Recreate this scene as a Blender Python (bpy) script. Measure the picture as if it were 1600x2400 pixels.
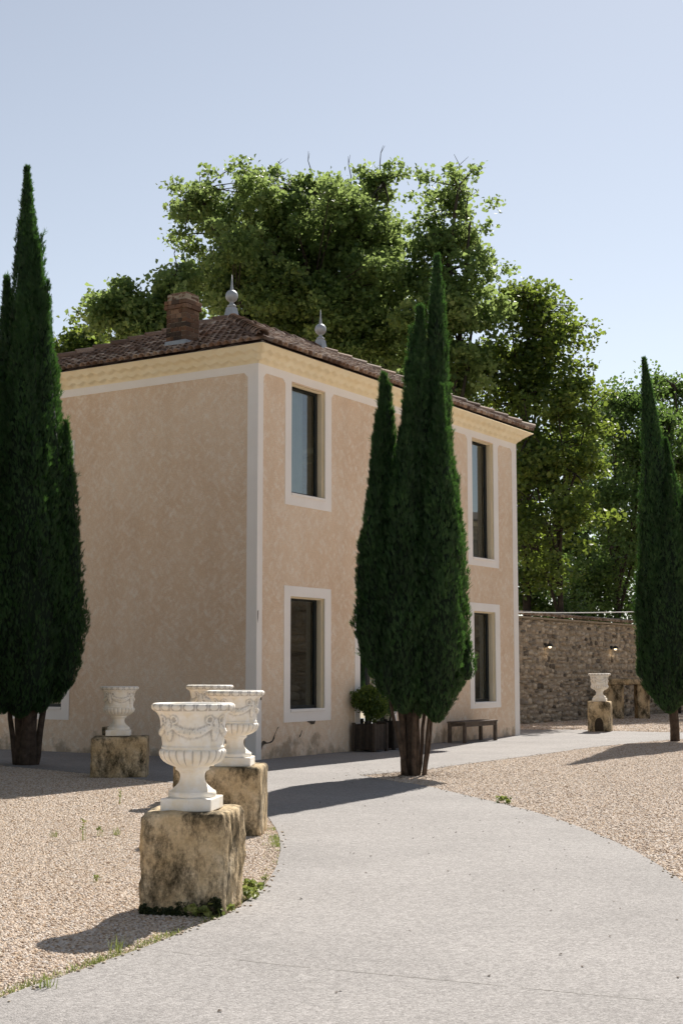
import bpy, bmesh, math, random
import numpy as np
from mathutils import Vector, Matrix, noise

for o in list(bpy.data.objects):
    bpy.data.objects.remove(o)
S = bpy.context.scene
C = S.collection
rad = math.radians
random.seed(7)

# ------------------------------------------------------------------ camera
FPX, PITCH, CAMH = 3269.0, 6.42, 1.6
cd = bpy.data.cameras.new('camera')
cd.sensor_fit = 'HORIZONTAL'; cd.sensor_width = 24.0; cd.lens = 24.0 * FPX / 1600.0
cd.clip_start = 0.1; cd.clip_end = 2000
cam = bpy.data.objects.new('camera', cd); C.objects.link(cam)
cam.location = (0, 0, CAMH); cam.rotation_euler = (rad(90 + PITCH), 0, 0)
S.camera = cam
S.render.resolution_x = 682; S.render.resolution_y = 1024

# ------------------------------------------------------------------ light
SUN_AZ, SUN_EL = 22.0, 46.0      # azimuth clockwise from +Y (away from the camera), elevation
w = bpy.data.worlds.new('World'); S.world = w; w.use_nodes = True
nt = w.node_tree; nt.nodes.clear()
sky = nt.nodes.new('ShaderNodeTexSky'); sky.sky_type = 'NISHITA'; sky.sun_disc = False
sky.sun_elevation = rad(SUN_EL); sky.sun_rotation = rad(SUN_AZ)
sky.air_density = 1.0; sky.dust_density = 0.25; sky.ozone_density = 0.35; sky.altitude = 100
bg = nt.nodes.new('ShaderNodeBackground'); bg.inputs[1].default_value = 0.071
wo = nt.nodes.new('ShaderNodeOutputWorld')
hs = nt.nodes.new('ShaderNodeHueSaturation'); hs.inputs['Saturation'].default_value = 0.52
nt.links.new(sky.outputs[0], hs.inputs['Color']); nt.links.new(hs.outputs[0], bg.inputs[0]); nt.links.new(bg.outputs[0], wo.inputs[0])
sl = bpy.data.lights.new('sun', 'SUN'); sl.energy = 5.0; sl.angle = rad(0.53); sl.color = (1.0, 0.955, 0.88)
sun = bpy.data.objects.new('sun', sl); C.objects.link(sun)
sdir = Vector((math.sin(rad(SUN_AZ)) * math.cos(rad(SUN_EL)), math.cos(rad(SUN_AZ)) * math.cos(rad(SUN_EL)), math.sin(rad(SUN_EL))))
sun.rotation_euler = (-sdir).to_track_quat('-Z', 'Y').to_euler(); sun.location = (20, 40, 40)
S.view_settings.view_transform = 'Standard'; S.view_settings.look = 'None'
S.view_settings.exposure = 0.77; S.view_settings.gamma = 1.0; S.view_settings.use_curve_mapping = False
S.render.engine = 'CYCLES'
S.cycles.max_bounces = 8; S.cycles.diffuse_bounces = 4; S.cycles.transparent_max_bounces = 8

# ------------------------------------------------------------------ helpers
def tag(o, label=None, cat=None, group=None, kind=None):
    if label: o['label'] = label
    if cat: o['category'] = cat
    if group: o['group'] = group
    if kind: o['kind'] = kind
    return o

def empty(name, loc=(0, 0, 0), rz=0.0):
    o = bpy.data.objects.new(name, None); C.objects.link(o)
    o.location = loc; o.rotation_euler = (0, 0, rz); o.empty_display_size = 0.2
    return o

def link(name, me, mat=None, parent=None, M=None):
    o = bpy.data.objects.new(name, me); C.objects.link(o)
    if mat is not None and len(me.materials) == 0: me.materials.append(mat)
    if parent is not None: o.parent = parent
    if M is not None: o.matrix_local = M
    return o

class MB:
    def __init__(s): s.v = []; s.f = []
    def add(s, v, f):
        n = len(s.v); s.v += [tuple(p) for p in v]; s.f += [tuple(i + n for i in q) for q in f]
    def box(s, x0, x1, y0, y1, z0, z1):
        s.add([(x0, y0, z0), (x1, y0, z0), (x1, y1, z0), (x0, y1, z0), (x0, y0, z1), (x1, y0, z1), (x1, y1, z1), (x0, y1, z1)],
              [(3, 2, 1, 0), (4, 5, 6, 7), (0, 1, 5, 4), (1, 2, 6, 5), (2, 3, 7, 6), (3, 0, 4, 7)])
    def tube(s, pts, rs, n=8, cap=True):
        pts = [Vector(p) for p in pts]; rings = []
        for i, p in enumerate(pts):
            t = (pts[min(i + 1, len(pts) - 1)] - pts[max(i - 1, 0)]).normalized()
            a = t.cross(Vector((0.31, 0.95, 0.05)) if abs(t.y) < 0.8 else Vector((1, 0, 0))).normalized(); b = t.cross(a)
            rings.append([p + (a * math.cos(2 * math.pi * k / n) + b * math.sin(2 * math.pi * k / n)) * rs[i] for k in range(n)])
        v = [q for r in rings for q in r]; f = []
        for i in range(len(rings) - 1):
            for k in range(n):
                f.append((i * n + k, i * n + (k + 1) % n, (i + 1) * n + (k + 1) % n, (i + 1) * n + k))
        if cap: f.append(tuple(range(n))[::-1]); f.append(tuple((len(rings) - 1) * n + k for k in range(n)))
        s.add(v, f)
    def lathe(s, prof, n=24, c=(0, 0, 0)):
        v = []; f = []
        for r, z in prof:
            for k in range(n):
                a = 2 * math.pi * k / n; v.append((c[0] + r * math.cos(a), c[1] + r * math.sin(a), c[2] + z))
        for i in range(len(prof) - 1):
            for k in range(n): f.append((i * n + k, i * n + (k + 1) % n, (i + 1) * n + (k + 1) % n, (i + 1) * n + k))
        f.append(tuple(range(n))[::-1]); f.append(tuple((len(prof) - 1) * n + k for k in range(n)))
        s.add(v, f)
    def mesh(s, name, smooth=False, bevel=0, seg=1):
        me = bpy.data.meshes.new(name); me.from_pydata(s.v, [], s.f); me.update()
        bm = bmesh.new(); bm.from_mesh(me)
        bmesh.ops.recalc_face_normals(bm, faces=bm.faces)
        if bevel:
            bmesh.ops.bevel(bm, geom=list(bm.edges), offset=bevel, segments=seg, affect='EDGES', profile=0.6)
        bm.to_mesh(me); bm.free()
        if smooth: me.polygons.foreach_set('use_smooth', [True] * len(me.polygons))
        return me
    def build(s, name, mat=None, parent=None, M=None, smooth=False, bevel=0, seg=1):
        return link(name, s.mesh(name, smooth, bevel, seg), mat, parent, M)

def fast_mesh(name, V, F, tint=None, smooth=False):
    """V (n,3), F (m,k) numpy arrays; tint (n,) per-vertex value -> color attribute"""
    me = bpy.data.meshes.new(name); n, (m, k) = len(V), F.shape
    me.vertices.add(n); me.vertices.foreach_set('co', np.ascontiguousarray(V, dtype=np.float32).ravel())
    me.loops.add(m * k); me.loops.foreach_set('vertex_index', np.ascontiguousarray(F, dtype=np.int32).ravel())
    me.polygons.add(m)
    me.polygons.foreach_set('loop_start', np.arange(0, m * k, k, dtype=np.int32))
    me.polygons.foreach_set('loop_total', np.full(m, k, dtype=np.int32))
    if smooth: me.polygons.foreach_set('use_smooth', np.ones(m, dtype=bool))
    me.update(calc_edges=True)
    if tint is not None:
        a = me.attributes.new('tint', 'FLOAT', 'POINT'); a.data.foreach_set('value', np.ascontiguousarray(tint, dtype=np.float32))
    me.validate()
    return me

def at(x, y, D):
    """point at depth D (metres along +Y) seen at photograph pixel x, y"""
    p = rad(PITCH); a = (x - 800) / FPX; b = -(y - 1200) / FPX
    d = Vector((a, math.cos(p) - b * math.sin(p), math.sin(p) + b * math.cos(p)))
    return Vector((0, 0, CAMH)) + d * (D / d.y)

# ------------------------------------------------------------------ materials
def mat(name):
    m = bpy.data.materials.new(name); m.use_nodes = True
    return m, m.node_tree.nodes, m.node_tree.links, m.node_tree.nodes['Principled BSDF']

def N(ns, t, **kw):
    n = ns.new(t)
    for k, v in kw.items():
        if k in n.inputs: n.inputs[k].default_value = v
        else: setattr(n, k, v)
    return n

def ramp(ns, pts):
    r = ns.new('ShaderNodeValToRGB'); e = r.color_ramp.elements
    while len(e) < len(pts): e.new(0.5)
    for i, (p, c) in enumerate(pts): e[i].position = p; e[i].color = (*c, 1) if len(c) == 3 else c
    return r

def grey(v): return (v, v, v)

def simple(name, c1, c2=None, scale=6.0, rough=0.85, bump=0.0, bscale=60.0, metal=0.0, spec=0.3, det=6):
    m, ns, L, p = mat(name)
    p.inputs['Roughness'].default_value = rough; p.inputs['Metallic'].default_value = metal
    p.inputs['Specular IOR Level'].default_value = spec
    tc = N(ns, 'ShaderNodeTexCoord')
    nz = N(ns, 'ShaderNodeTexNoise', Scale=scale, Detail=det, Roughness=0.62); L.new(tc.outputs['Object'], nz.inputs['Vector'])
    r = ramp(ns, [(0.32, c1), (0.68, c2 or c1)]); L.new(nz.outputs['Fac'], r.inputs[0]); L.new(r.outputs[0], p.inputs['Base Color'])
    if bump:
        b = N(ns, 'ShaderNodeTexNoise', Scale=bscale, Detail=5.0); L.new(tc.outputs['Object'], b.inputs['Vector'])
        bu = N(ns, 'ShaderNodeBump', Strength=bump, Distance=0.02); L.new(b.outputs['Fac'], bu.inputs['Height']); L.new(bu.outputs[0], p.inputs['Normal'])
    return m

def random_tinted(name, cols, rough=0.85, scale=30.0, bump=0.4):
    """colour by object random through a ramp, broken up by noise"""
    m, ns, L, p = mat(name); p.inputs['Roughness'].default_value = rough; p.inputs['Specular IOR Level'].default_value = 0.25
    oi = N(ns, 'ShaderNodeObjectInfo'); tc = N(ns, 'ShaderNodeTexCoord')
    nz = N(ns, 'ShaderNodeTexNoise', Scale=scale, Detail=6.0, Roughness=0.7); L.new(tc.outputs['Object'], nz.inputs['Vector'])
    r = ramp(ns, [(i / (len(cols) - 1), c) for i, c in enumerate(cols)]); L.new(oi.outputs['Random'], r.inputs[0])
    r2 = ramp(ns, [(0.3, grey(0.6)), (0.7, grey(1.15))]); L.new(nz.outputs['Fac'], r2.inputs[0])
    mx = N(ns, 'ShaderNodeMix', data_type='RGBA', blend_type='MULTIPLY'); mx.inputs[0].default_value = 1.0
    L.new(r.outputs[0], mx.inputs[6]); L.new(r2.outputs[0], mx.inputs[7]); L.new(mx.outputs[2], p.inputs['Base Color'])
    if bump:
        bu = N(ns, 'ShaderNodeBump', Strength=bump, Distance=0.02); L.new(nz.outputs['Fac'], bu.inputs['Height']); L.new(bu.outputs[0], p.inputs['Normal'])
    return m

def tint_mat(name, cols, rough=0.85, scale=12.0, bump=0.5):
    """colour from the per-vertex 'tint' of the joined pieces"""
    m, ns, L, p = mat(name); p.inputs['Roughness'].default_value = rough; p.inputs['Specular IOR Level'].default_value = 0.25
    at_ = N(ns, 'ShaderNodeAttribute', attribute_name='tint'); tc = N(ns, 'ShaderNodeTexCoord')
    nz = N(ns, 'ShaderNodeTexNoise', Scale=scale, Detail=6.0, Roughness=0.7); L.new(tc.outputs['Object'], nz.inputs['Vector'])
    r = ramp(ns, [(i / (len(cols) - 1), c) for i, c in enumerate(cols)]); L.new(at_.outputs['Fac'], r.inputs[0])
    r2 = ramp(ns, [(0.3, grey(0.6)), (0.7, grey(1.15))]); L.new(nz.outputs['Fac'], r2.inputs[0])
    mx = N(ns, 'ShaderNodeMix', data_type='RGBA', blend_type='MULTIPLY'); mx.inputs[0].default_value = 1.0
    L.new(r.outputs[0], mx.inputs[6]); L.new(r2.outputs[0], mx.inputs[7]); L.new(mx.outputs[2], p.inputs['Base Color'])
    bu = N(ns, 'ShaderNodeBump', Strength=bump, Distance=0.02); L.new(nz.outputs['Fac'], bu.inputs['Height']); L.new(bu.outputs[0], p.inputs['Normal'])
    return m

def leaf_mat(name, dark, mid, lite, trans, tf=0.45, rough=0.5):
    m, ns, L, p = mat(name); out = ns['Material Output']
    a = N(ns, 'ShaderNodeAttribute', attribute_name='tint')
    r = ramp(ns, [(0.0, dark), (0.55, mid), (1.0, lite)]); L.new(a.outputs['Fac'], r.inputs[0])
    p.inputs['Roughness'].default_value = rough; p.inputs['Specular IOR Level'].default_value = 0.35
    L.new(r.outputs[0], p.inputs['Base Color'])
    t = N(ns, 'ShaderNodeBsdfTranslucent')
    mc = N(ns, 'ShaderNodeMix', data_type='RGBA', blend_type='MIX'); mc.inputs[0].default_value = 0.6; mc.inputs[7].default_value = (*trans, 1)
    L.new(r.outputs[0], mc.inputs[6]); L.new(mc.outputs[2], t.inputs['Color'])
    mx = N(ns, 'ShaderNodeMixShader'); mx.inputs[0].default_value = tf
    L.new(p.outputs[0], mx.inputs[1]); L.new(t.outputs[0], mx.inputs[2]); L.new(mx.outputs[0], out.inputs['Surface'])
    return m

def plaster_mat():
    m, ns, L, p = mat('plaster'); p.inputs['Roughness'].default_value = 0.9; p.inputs['Specular IOR Level'].default_value = 0.15
    tc = N(ns, 'ShaderNodeTexCoord')
    big = N(ns, 'ShaderNodeTexNoise', Scale=0.55, Detail=3.0, Roughness=0.6); L.new(tc.outputs['Object'], big.inputs['Vector'])
    rb = ramp(ns, [(0.35, (0.75, 0.55, 0.385)), (0.65, (0.82, 0.64, 0.475))]); L.new(big.outputs['Fac'], rb.inputs[0])
    last = rb.outputs[0]; hs = []
    # float strokes: short flat dabs laid at crossing angles
    for k, (ang, sc) in enumerate(((40, 5.0), (-44, 5.6), (58, 7.4), (-52, 6.6))):
        # fold both facades into one 2-D sheet (x - y, z), turned by ang
        sp = N(ns, 'ShaderNodeSeparateXYZ'); L.new(tc.outputs['Object'], sp.inputs[0])
        su = N(ns, 'ShaderNodeMath', operation='SUBTRACT'); L.new(sp.outputs[0], su.inputs[0]); L.new(sp.outputs[1], su.inputs[1])
        cb = N(ns, 'ShaderNodeCombineXYZ'); L.new(su.outputs[0], cb.inputs[0]); L.new(sp.outputs[2], cb.inputs[1]); cb.inputs[2].default_value = 3.1 * k
        mr = N(ns, 'ShaderNodeMapping'); mr.inputs['Rotation'].default_value = (0, 0, rad(ang)); L.new(cb.outputs[0], mr.inputs[0])
        mp = N(ns, 'ShaderNodeMapping'); mp.inputs['Scale'].default_value = (1.0, 2.2, 1.0); L.new(mr.outputs[0], mp.inputs[0])
        wn = N(ns, 'ShaderNodeTexNoise', Scale=7.0, Detail=2.0); L.new(cb.outputs[0], wn.inputs['Vector'])
        wv = N(ns, 'ShaderNodeVectorMath', operation='SCALE'); wv.inputs['Scale'].default_value = 0.22; L.new(wn.outputs['Color'], wv.inputs[0])
        ad = N(ns, 'ShaderNodeVectorMath', operation='ADD'); L.new(mp.outputs[0], ad.inputs[0]); L.new(wv.outputs[0], ad.inputs[1])
        vo = N(ns, 'ShaderNodeTexVoronoi', distance='CHEBYCHEV', Scale=sc, Randomness=1.0); L.new(ad.outputs[0], vo.inputs['Vector'])
        sc_ = N(ns, 'ShaderNodeSeparateColor'); L.new(vo.outputs['Color'], sc_.inputs[0])
        gt = ramp(ns, [(0.45, grey(0)), (1.0, grey(0.44))]); L.new(sc_.outputs[0], gt.inputs[0])
        fade = ramp(ns, [(0.22, grey(1)), (0.5, grey(0.05))]); L.new(vo.outputs['Distance'], fade.inputs[0])
        mu = N(ns, 'ShaderNodeMath', operation='MULTIPLY'); L.new(gt.outputs[0], mu.inputs[0]); L.new(fade.outputs[0], mu.inputs[1])
        mx = N(ns, 'ShaderNodeMix', data_type='RGBA'); L.new(mu.outputs[0], mx.inputs[0]); L.new(last, mx.inputs[6]); mx.inputs[7].default_value = (0.90, 0.80, 0.69, 1)
        last = mx.outputs[2]; hs.append(mu.outputs[0])
    # damp stains creeping up from the foot of the wall, with their own ragged outline
    sp = N(ns, 'ShaderNodeSeparateXYZ'); L.new(tc.outputs['Object'], sp.inputs[0])
    st = N(ns, 'ShaderNodeTexNoise', Scale=1.7, Detail=7.0, Roughness=0.65); L.new(tc.outputs['Object'], st.inputs['Vector'])
    s1 = N(ns, 'ShaderNodeMath', operation='MULTIPLY_ADD'); L.new(st.outputs['Fac'], s1.inputs[0]); s1.inputs[1].default_value = 2.4; s1.inputs[2].default_value = -1.0
    s2 = N(ns, 'ShaderNodeMath', operation='SUBTRACT'); L.new(s1.outputs[0], s2.inputs[0]); L.new(sp.outputs[2], s2.inputs[1])
    rs = ramp(ns, [(0.0, grey(0)), (0.25, grey(0.55))]); L.new(s2.outputs[0], rs.inputs[0])
    mx = N(ns, 'ShaderNodeMix', data_type='RGBA'); L.new(rs.outputs[0], mx.inputs[0]); L.new(last, mx.inputs[6]); mx.inputs[7].default_value = (0.19, 0.145, 0.10, 1)
    fine = N(ns, 'ShaderNodeTexNoise', Scale=45.0, Detail=4.0); L.new(tc.outputs['Object'], fine.inputs['Vector'])
    rf = ramp(ns, [(0.3, grey(0.86)), (0.7, grey(1.08))]); L.new(fine.outputs['Fac'], rf.inputs[0])
    m2 = N(ns, 'ShaderNodeMix', data_type='RGBA', blend_type='MULTIPLY'); m2.inputs[0].default_value = 1.0
    L.new(mx.outputs[2], m2.inputs[6]); L.new(rf.outputs[0], m2.inputs[7])
    mp = N(ns, 'ShaderNodeMapping'); mp.inputs['Scale'].default_value = (2.6, 2.6, 0.16); L.new(tc.outputs['Object'], mp.inputs[0])
    sk_ = N(ns, 'ShaderNodeTexNoise', Scale=1.0, Detail=6.0, Roughness=0.6); L.new(mp.outputs[0], sk_.inputs['Vector'])
    rk = ramp(ns, [(0.34, (0.96, 0.955, 0.95)), (0.52, grey(1.0))]); L.new(sk_.outputs['Fac'], rk.inputs[0])
    m3 = N(ns, 'ShaderNodeMix', data_type='RGBA', blend_type='MULTIPLY'); m3.inputs[0].default_value = 1.0
    L.new(m2.outputs[2], m3.inputs[6]); L.new(rk.outputs[0], m3.inputs[7]); L.new(m3.outputs[2], p.inputs['Base Color'])
    ha = N(ns, 'ShaderNodeMath', operation='ADD'); L.new(hs[0], ha.inputs[0]); L.new(hs[1], ha.inputs[1])
    hb = N(ns, 'ShaderNodeMath', operation='MULTIPLY_ADD'); L.new(fine.outputs['Fac'], hb.inputs[0]); hb.inputs[1].default_value = 0.3; L.new(ha.outputs[0], hb.inputs[2])
    bu = N(ns, 'ShaderNodeBump', Strength=0.35, Distance=0.02); L.new(hb.outputs[0], bu.inputs['Height']); L.new(bu.outputs[0], p.inputs['Normal'])
    return m

def limestone_mat():
    m, ns, L, p = mat('weathered_limestone'); p.inputs['Roughness'].default_value = 0.92; p.inputs['Specular IOR Level'].default_value = 0.15
    tc = N(ns, 'ShaderNodeTexCoord')
    n1 = N(ns, 'ShaderNodeTexNoise', Scale=3.0, Detail=9.0, Roughness=0.68); L.new(tc.outputs['Object'], n1.inputs['Vector'])
    r1 = ramp(ns, [(0.3, (0.42, 0.30, 0.16)), (0.5, (0.60, 0.46, 0.285)), (0.7, (0.72, 0.60, 0.43))]); L.new(n1.outputs['Fac'], r1.inputs[0])
    mp = N(ns, 'ShaderNodeMapping'); mp.inputs['Scale'].default_value = (1, 1, 0.55); mp.inputs['Location'].default_value = (5, 2, 1); L.new(tc.outputs['Object'], mp.inputs[0])
    n2 = N(ns, 'ShaderNodeTexNoise', Scale=5.0, Detail=12.0, Roughness=0.8); L.new(mp.outputs[0], n2.inputs['Vector'])
    r2 = ramp(ns, [(0.45, grey(0)), (0.53, grey(0.6)), (0.60, grey(0.96))]); L.new(n2.outputs['Fac'], r2.inputs[0])
    mx = N(ns, 'ShaderNodeMix', data_type='RGBA'); L.new(r2.outputs[0], mx.inputs[0]); L.new(r1.outputs[0], mx.inputs[6]); mx.inputs[7].default_value = (0.045, 0.037, 0.022, 1)
    n3 = N(ns, 'ShaderNodeTexNoise', Scale=40.0, Detail=6.0, Roughness=0.7); L.new(tc.outputs['Object'], n3.inputs['Vector'])
    r3 = ramp(ns, [(0.3, grey(0.68)), (0.65, grey(1.1))]); L.new(n3.outputs['Fac'], r3.inputs[0])
    m2 = N(ns, 'ShaderNodeMix', data_type='RGBA', blend_type='MULTIPLY'); m2.inputs[0].default_value = 1.0
    L.new(mx.outputs[2], m2.inputs[6]); L.new(r3.outputs[0], m2.inputs[7]); L.new(m2.outputs[2], p.inputs['Base Color'])
    bu = N(ns, 'ShaderNodeBump', Strength=0.6, Distance=0.02); L.new(n3.outputs['Fac'], bu.inputs['Height']); L.new(bu.outputs[0], p.inputs['Normal'])
    return m

def urn_mat():
    m, ns, L, p = mat('urn_cast_stone'); p.inputs['Roughness'].default_value = 0.75; p.inputs['Specular IOR Level'].default_value = 0.25
    tc = N(ns, 'ShaderNodeTexCoord'); ge = N(ns, 'ShaderNodeNewGeometry')
    n1 = N(ns, 'ShaderNodeTexNoise', Scale=9.0, Detail=8.0, Roughness=0.65); L.new(tc.outputs['Object'], n1.inputs['Vector'])
    r1 = ramp(ns, [(0.35, (0.80, 0.72, 0.58)), (0.6, (0.86, 0.83, 0.78))]); L.new(n1.outputs['Fac'], r1.inputs[0])
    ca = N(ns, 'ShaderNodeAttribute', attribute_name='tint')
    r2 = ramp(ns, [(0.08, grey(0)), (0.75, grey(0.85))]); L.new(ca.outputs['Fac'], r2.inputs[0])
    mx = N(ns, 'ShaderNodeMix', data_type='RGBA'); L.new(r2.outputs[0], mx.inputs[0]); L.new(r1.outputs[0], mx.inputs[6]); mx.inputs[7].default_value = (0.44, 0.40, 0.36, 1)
    mp = N(ns, 'ShaderNodeMapping'); mp.inputs['Scale'].default_value = (1, 1, 0.3); L.new(tc.outputs['Object'], mp.inputs[0])
    n2 = N(ns, 'ShaderNodeTexNoise', Scale=22.0, Detail=6.0, Roughness=0.7); L.new(mp.outputs[0], n2.inputs['Vector'])
    r3 = ramp(ns, [(0.58, grey(0)), (0.75, grey(0.35))]); L.new(n2.outputs['Fac'], r3.inputs[0])
    m2 = N(ns, 'ShaderNodeMix', data_type='RGBA'); L.new(r3.outputs[0], m2.inputs[0]); L.new(mx.outputs[2], m2.inputs[6]); m2.inputs[7].default_value = (0.52, 0.45, 0.36, 1)
    L.new(m2.outputs[2], p.inputs['Base Color'])
    n3 = N(ns, 'ShaderNodeTexNoise', Scale=90.0, Detail=4.0); L.new(tc.outputs['Object'], n3.inputs['Vector'])
    bu = N(ns, 'ShaderNodeBump', Strength=0.25, Distance=0.006); L.new(n3.outputs['Fac'], bu.inputs['Height']); L.new(bu.outputs[0], p.inputs['Normal'])
    return m

def path_mat():
    m, ns, L, p = mat('resin_path'); p.inputs['Roughness'].default_value = 0.9; p.inputs['Specular IOR Level'].default_value = 0.2
    tc = N(ns, 'ShaderNodeTexCoord')
    v = N(ns, 'ShaderNodeTexVoronoi', Scale=95.0); L.new(tc.outputs['Object'], v.inputs['Vector'])
    se = N(ns, 'ShaderNodeSeparateColor'); L.new(v.outputs['Color'], se.inputs[0])
    r1 = ramp(ns, [(0.0, (0.205, 0.19, 0.18)), (0.5, (0.28, 0.26, 0.247)), (1.0, (0.365, 0.342, 0.327))]); L.new(se.outputs[0], r1.inputs[0])
    big = N(ns, 'ShaderNodeTexNoise', Scale=0.7, Detail=6.0, Roughness=0.62); L.new(tc.outputs['Object'], big.inputs['Vector'])
    r2 = ramp(ns, [(0.3, grey(0.88)), (0.7, grey(1.07))]); L.new(big.outputs['Fac'], r2.inputs[0])
    m2 = N(ns, 'ShaderNodeMix', data_type='RGBA', blend_type='MULTIPLY'); m2.inputs[0].default_value = 1.0
    L.new(r1.outputs[0], m2.inputs[6]); L.new(r2.outputs[0], m2.inputs[7])
    mid = N(ns, 'ShaderNodeTexNoise', Scale=14.0, Detail=5.0, Roughness=0.7); L.new(tc.outputs['Object'], mid.inputs['Vector'])
    r4 = ramp(ns, [(0.3, grey(0.86)), (0.7, grey(1.1))]); L.new(mid.outputs['Fac'], r4.inputs[0])
    m3 = N(ns, 'ShaderNodeMix', data_type='RGBA', blend_type='MULTIPLY'); m3.inputs[0].default_value = 1.0
    L.new(m2.outputs[2], m3.inputs[6]); L.new(r4.outputs[0], m3.inputs[7]); L.new(m3.outputs[2], p.inputs['Base Color'])
    bu = N(ns, 'ShaderNodeBump', Strength=0.6, Distance=0.008); L.new(v.outputs['Distance'], bu.inputs['Height']); bu.invert = True; L.new(bu.outputs[0], p.inputs['Normal'])
    return m

def glass_mat():
    m, ns, L, p = mat('window_glass'); out = ns['Material Output']; ns.remove(p)
    g = N(ns, 'ShaderNodeBsdfGlossy', Roughness=0.01); g.inputs['Color'].default_value = (0.86, 0.93, 0.95, 1)
    t = N(ns, 'ShaderNodeBsdfTransparent'); t.inputs['Color'].default_value = (0.62, 0.70, 0.70, 1)
    f = N(ns, 'ShaderNodeFresnel', IOR=2.3); mx = N(ns, 'ShaderNodeMixShader')
    L.new(f.outputs[0], mx.inputs[0]); L.new(t.outputs[0], mx.inputs[1]); L.new(g.outputs[0], mx.inputs[2]); L.new(mx.outputs[0], out.inputs['Surface'])
    return m

def emit(name, col, s):
    m, ns, L, p = mat(name); p.inputs['Base Color'].default_value = (*col, 1)
    p.inputs['Emission Color'].default_value = (*col, 1); p.inputs['Emission Strength'].default_value = s
    return m

TILE_COLS = [(0.13, 0.080, 0.058), (0.25, 0.16, 0.115), (0.40, 0.28, 0.21), (0.18, 0.125, 0.10), (0.56, 0.44, 0.35)]
STONE_COLS = [(0.34, 0.285, 0.215), (0.56, 0.475, 0.37), (0.44, 0.355, 0.26), (0.66, 0.57, 0.45), (0.12, 0.10, 0.08), (0.52, 0.445, 0.35), (0.24, 0.205, 0.165)]
M_plaster = plaster_mat()
M_trim = simple('white_trim_paint', (0.88, 0.825, 0.775), (0.92, 0.87, 0.83), 1.6, 0.85, 0.08, 40)
M_reveal = simple('cream_reveal_paint', (0.72, 0.62, 0.44), (0.78, 0.68, 0.51), 2.0, 0.85, 0.08, 40)
M_cornice = simple('ochre_cornice_plaster', (0.88, 0.75, 0.51), (0.93, 0.83, 0.62), 3.0, 0.9, 0.25, 25)
M_frame = simple('dark_window_frame', (0.018, 0.022, 0.022), (0.03, 0.034, 0.033), 5, 0.45)
M_glass = glass_mat()
M_curtain = simple('pale_curtain', (0.62, 0.64, 0.62), (0.75, 0.76, 0.74), 3, 0.9)
M_tile = random_tinted('clay_tile', TILE_COLS)
M_tilej = tint_mat('clay_tile_field', TILE_COLS, scale=30)
M_deck = simple('roof_underlay', (0.07, 0.04, 0.028), (0.11, 0.06, 0.04), 5, 0.95)
M_brick = random_tinted('chimney_brick', [(0.12, 0.06, 0.036), (0.22, 0.115, 0.066), (0.15, 0.09, 0.06), (0.30, 0.185, 0.12), (0.055, 0.036, 0.028), (0.10, 0.07, 0.05)], 0.9, 20)
M_mortar = simple('mortar', (0.26, 0.215, 0.16), (0.40, 0.335, 0.25), 9, 0.95, 0.5, 40)
M_zinc = simple('zinc', (0.30, 0.32, 0.34), (0.40, 0.42, 0.44), 6, 0.55, 0.05, 30, 0.3)
M_stone = random_tinted('rubble_stone', STONE_COLS, 0.92, 14, 0.8)
M_stonej = tint_mat('rubble_stone_field', STONE_COLS, 0.92, 14, 0.8)
M_cop = random_tinted('old_coping_tile', [(0.22, 0.17, 0.13), (0.36, 0.29, 0.23), (0.46, 0.39, 0.32), (0.28, 0.20, 0.15)], 0.9, 14, 0.4)
M_lime = limestone_mat()
M_urn = urn_mat()
M_path = path_mat()
M_wood = simple('weathered_wood', (0.075, 0.055, 0.042), (0.14, 0.105, 0.08), 9, 0.8, 0.3, 50)
M_planter = random_tinted('planter_wood', [(0.04, 0.032, 0.026), (0.085, 0.065, 0.05), (0.06, 0.045, 0.035)], 0.85, 12, 0.3)
M_soil = simple('soil', (0.03, 0.022, 0.015), (0.06, 0.045, 0.03), 20, 0.95)
M_bark = simple('tree_bark', (0.022, 0.018, 0.014), (0.05, 0.042, 0.033), 8, 0.95, 0.8, 25)
M_cbark = simple('cypress_bark', (0.035, 0.026, 0.019), (0.10, 0.072, 0.054), 9, 0.95, 0.9, 22)
M_ground = simple('gravel_bed', (0.34, 0.255, 0.175), (0.50, 0.40, 0.295), 30, 0.95, 0.5, 70)
M_pebble = random_tinted('pebble', [(0.28, 0.185, 0.12), (0.52, 0.395, 0.285), (0.66, 0.555, 0.455), (0.38, 0.285, 0.215), (0.72, 0.645, 0.565), (0.57, 0.41, 0.27), (0.64, 0.57, 0.525)], 0.8, 40, 0.0)
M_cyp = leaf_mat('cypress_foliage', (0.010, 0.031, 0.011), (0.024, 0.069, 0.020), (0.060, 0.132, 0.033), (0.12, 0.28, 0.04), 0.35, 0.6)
M_core = simple('cypress_shade_core', (0.006, 0.014, 0.007), (0.010, 0.022, 0.010), 6, 0.95)  # near-black colour stands in for shade inside the crown
M_leafA = leaf_mat('lime_leaves', (0.026, 0.062, 0.018), (0.066, 0.122, 0.036), (0.18, 0.235, 0.085), (0.46, 0.58, 0.17), 0.5)
M_leafB = leaf_mat('yellowing_leaves', (0.02, 0.046, 0.013), (0.046, 0.09, 0.022), (0.15, 0.18, 0.04), (0.36, 0.46, 0.06), 0.45)
M_leafC = leaf_mat('shrub_leaves', (0.016, 0.045, 0.014), (0.036, 0.08, 0.022), (0.09, 0.14, 0.04), (0.26, 0.40, 0.08), 0.42)
M_grass = leaf_mat('weed_leaves', (0.08, 0.115, 0.03), (0.17, 0.20, 0.055), (0.32, 0.31, 0.11), (0.34, 0.42, 0.10), 0.35)
M_lamp = simple('lamp_metal', (0.03, 0.028, 0.025), (0.05, 0.045, 0.04), 5, 0.5)
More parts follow.
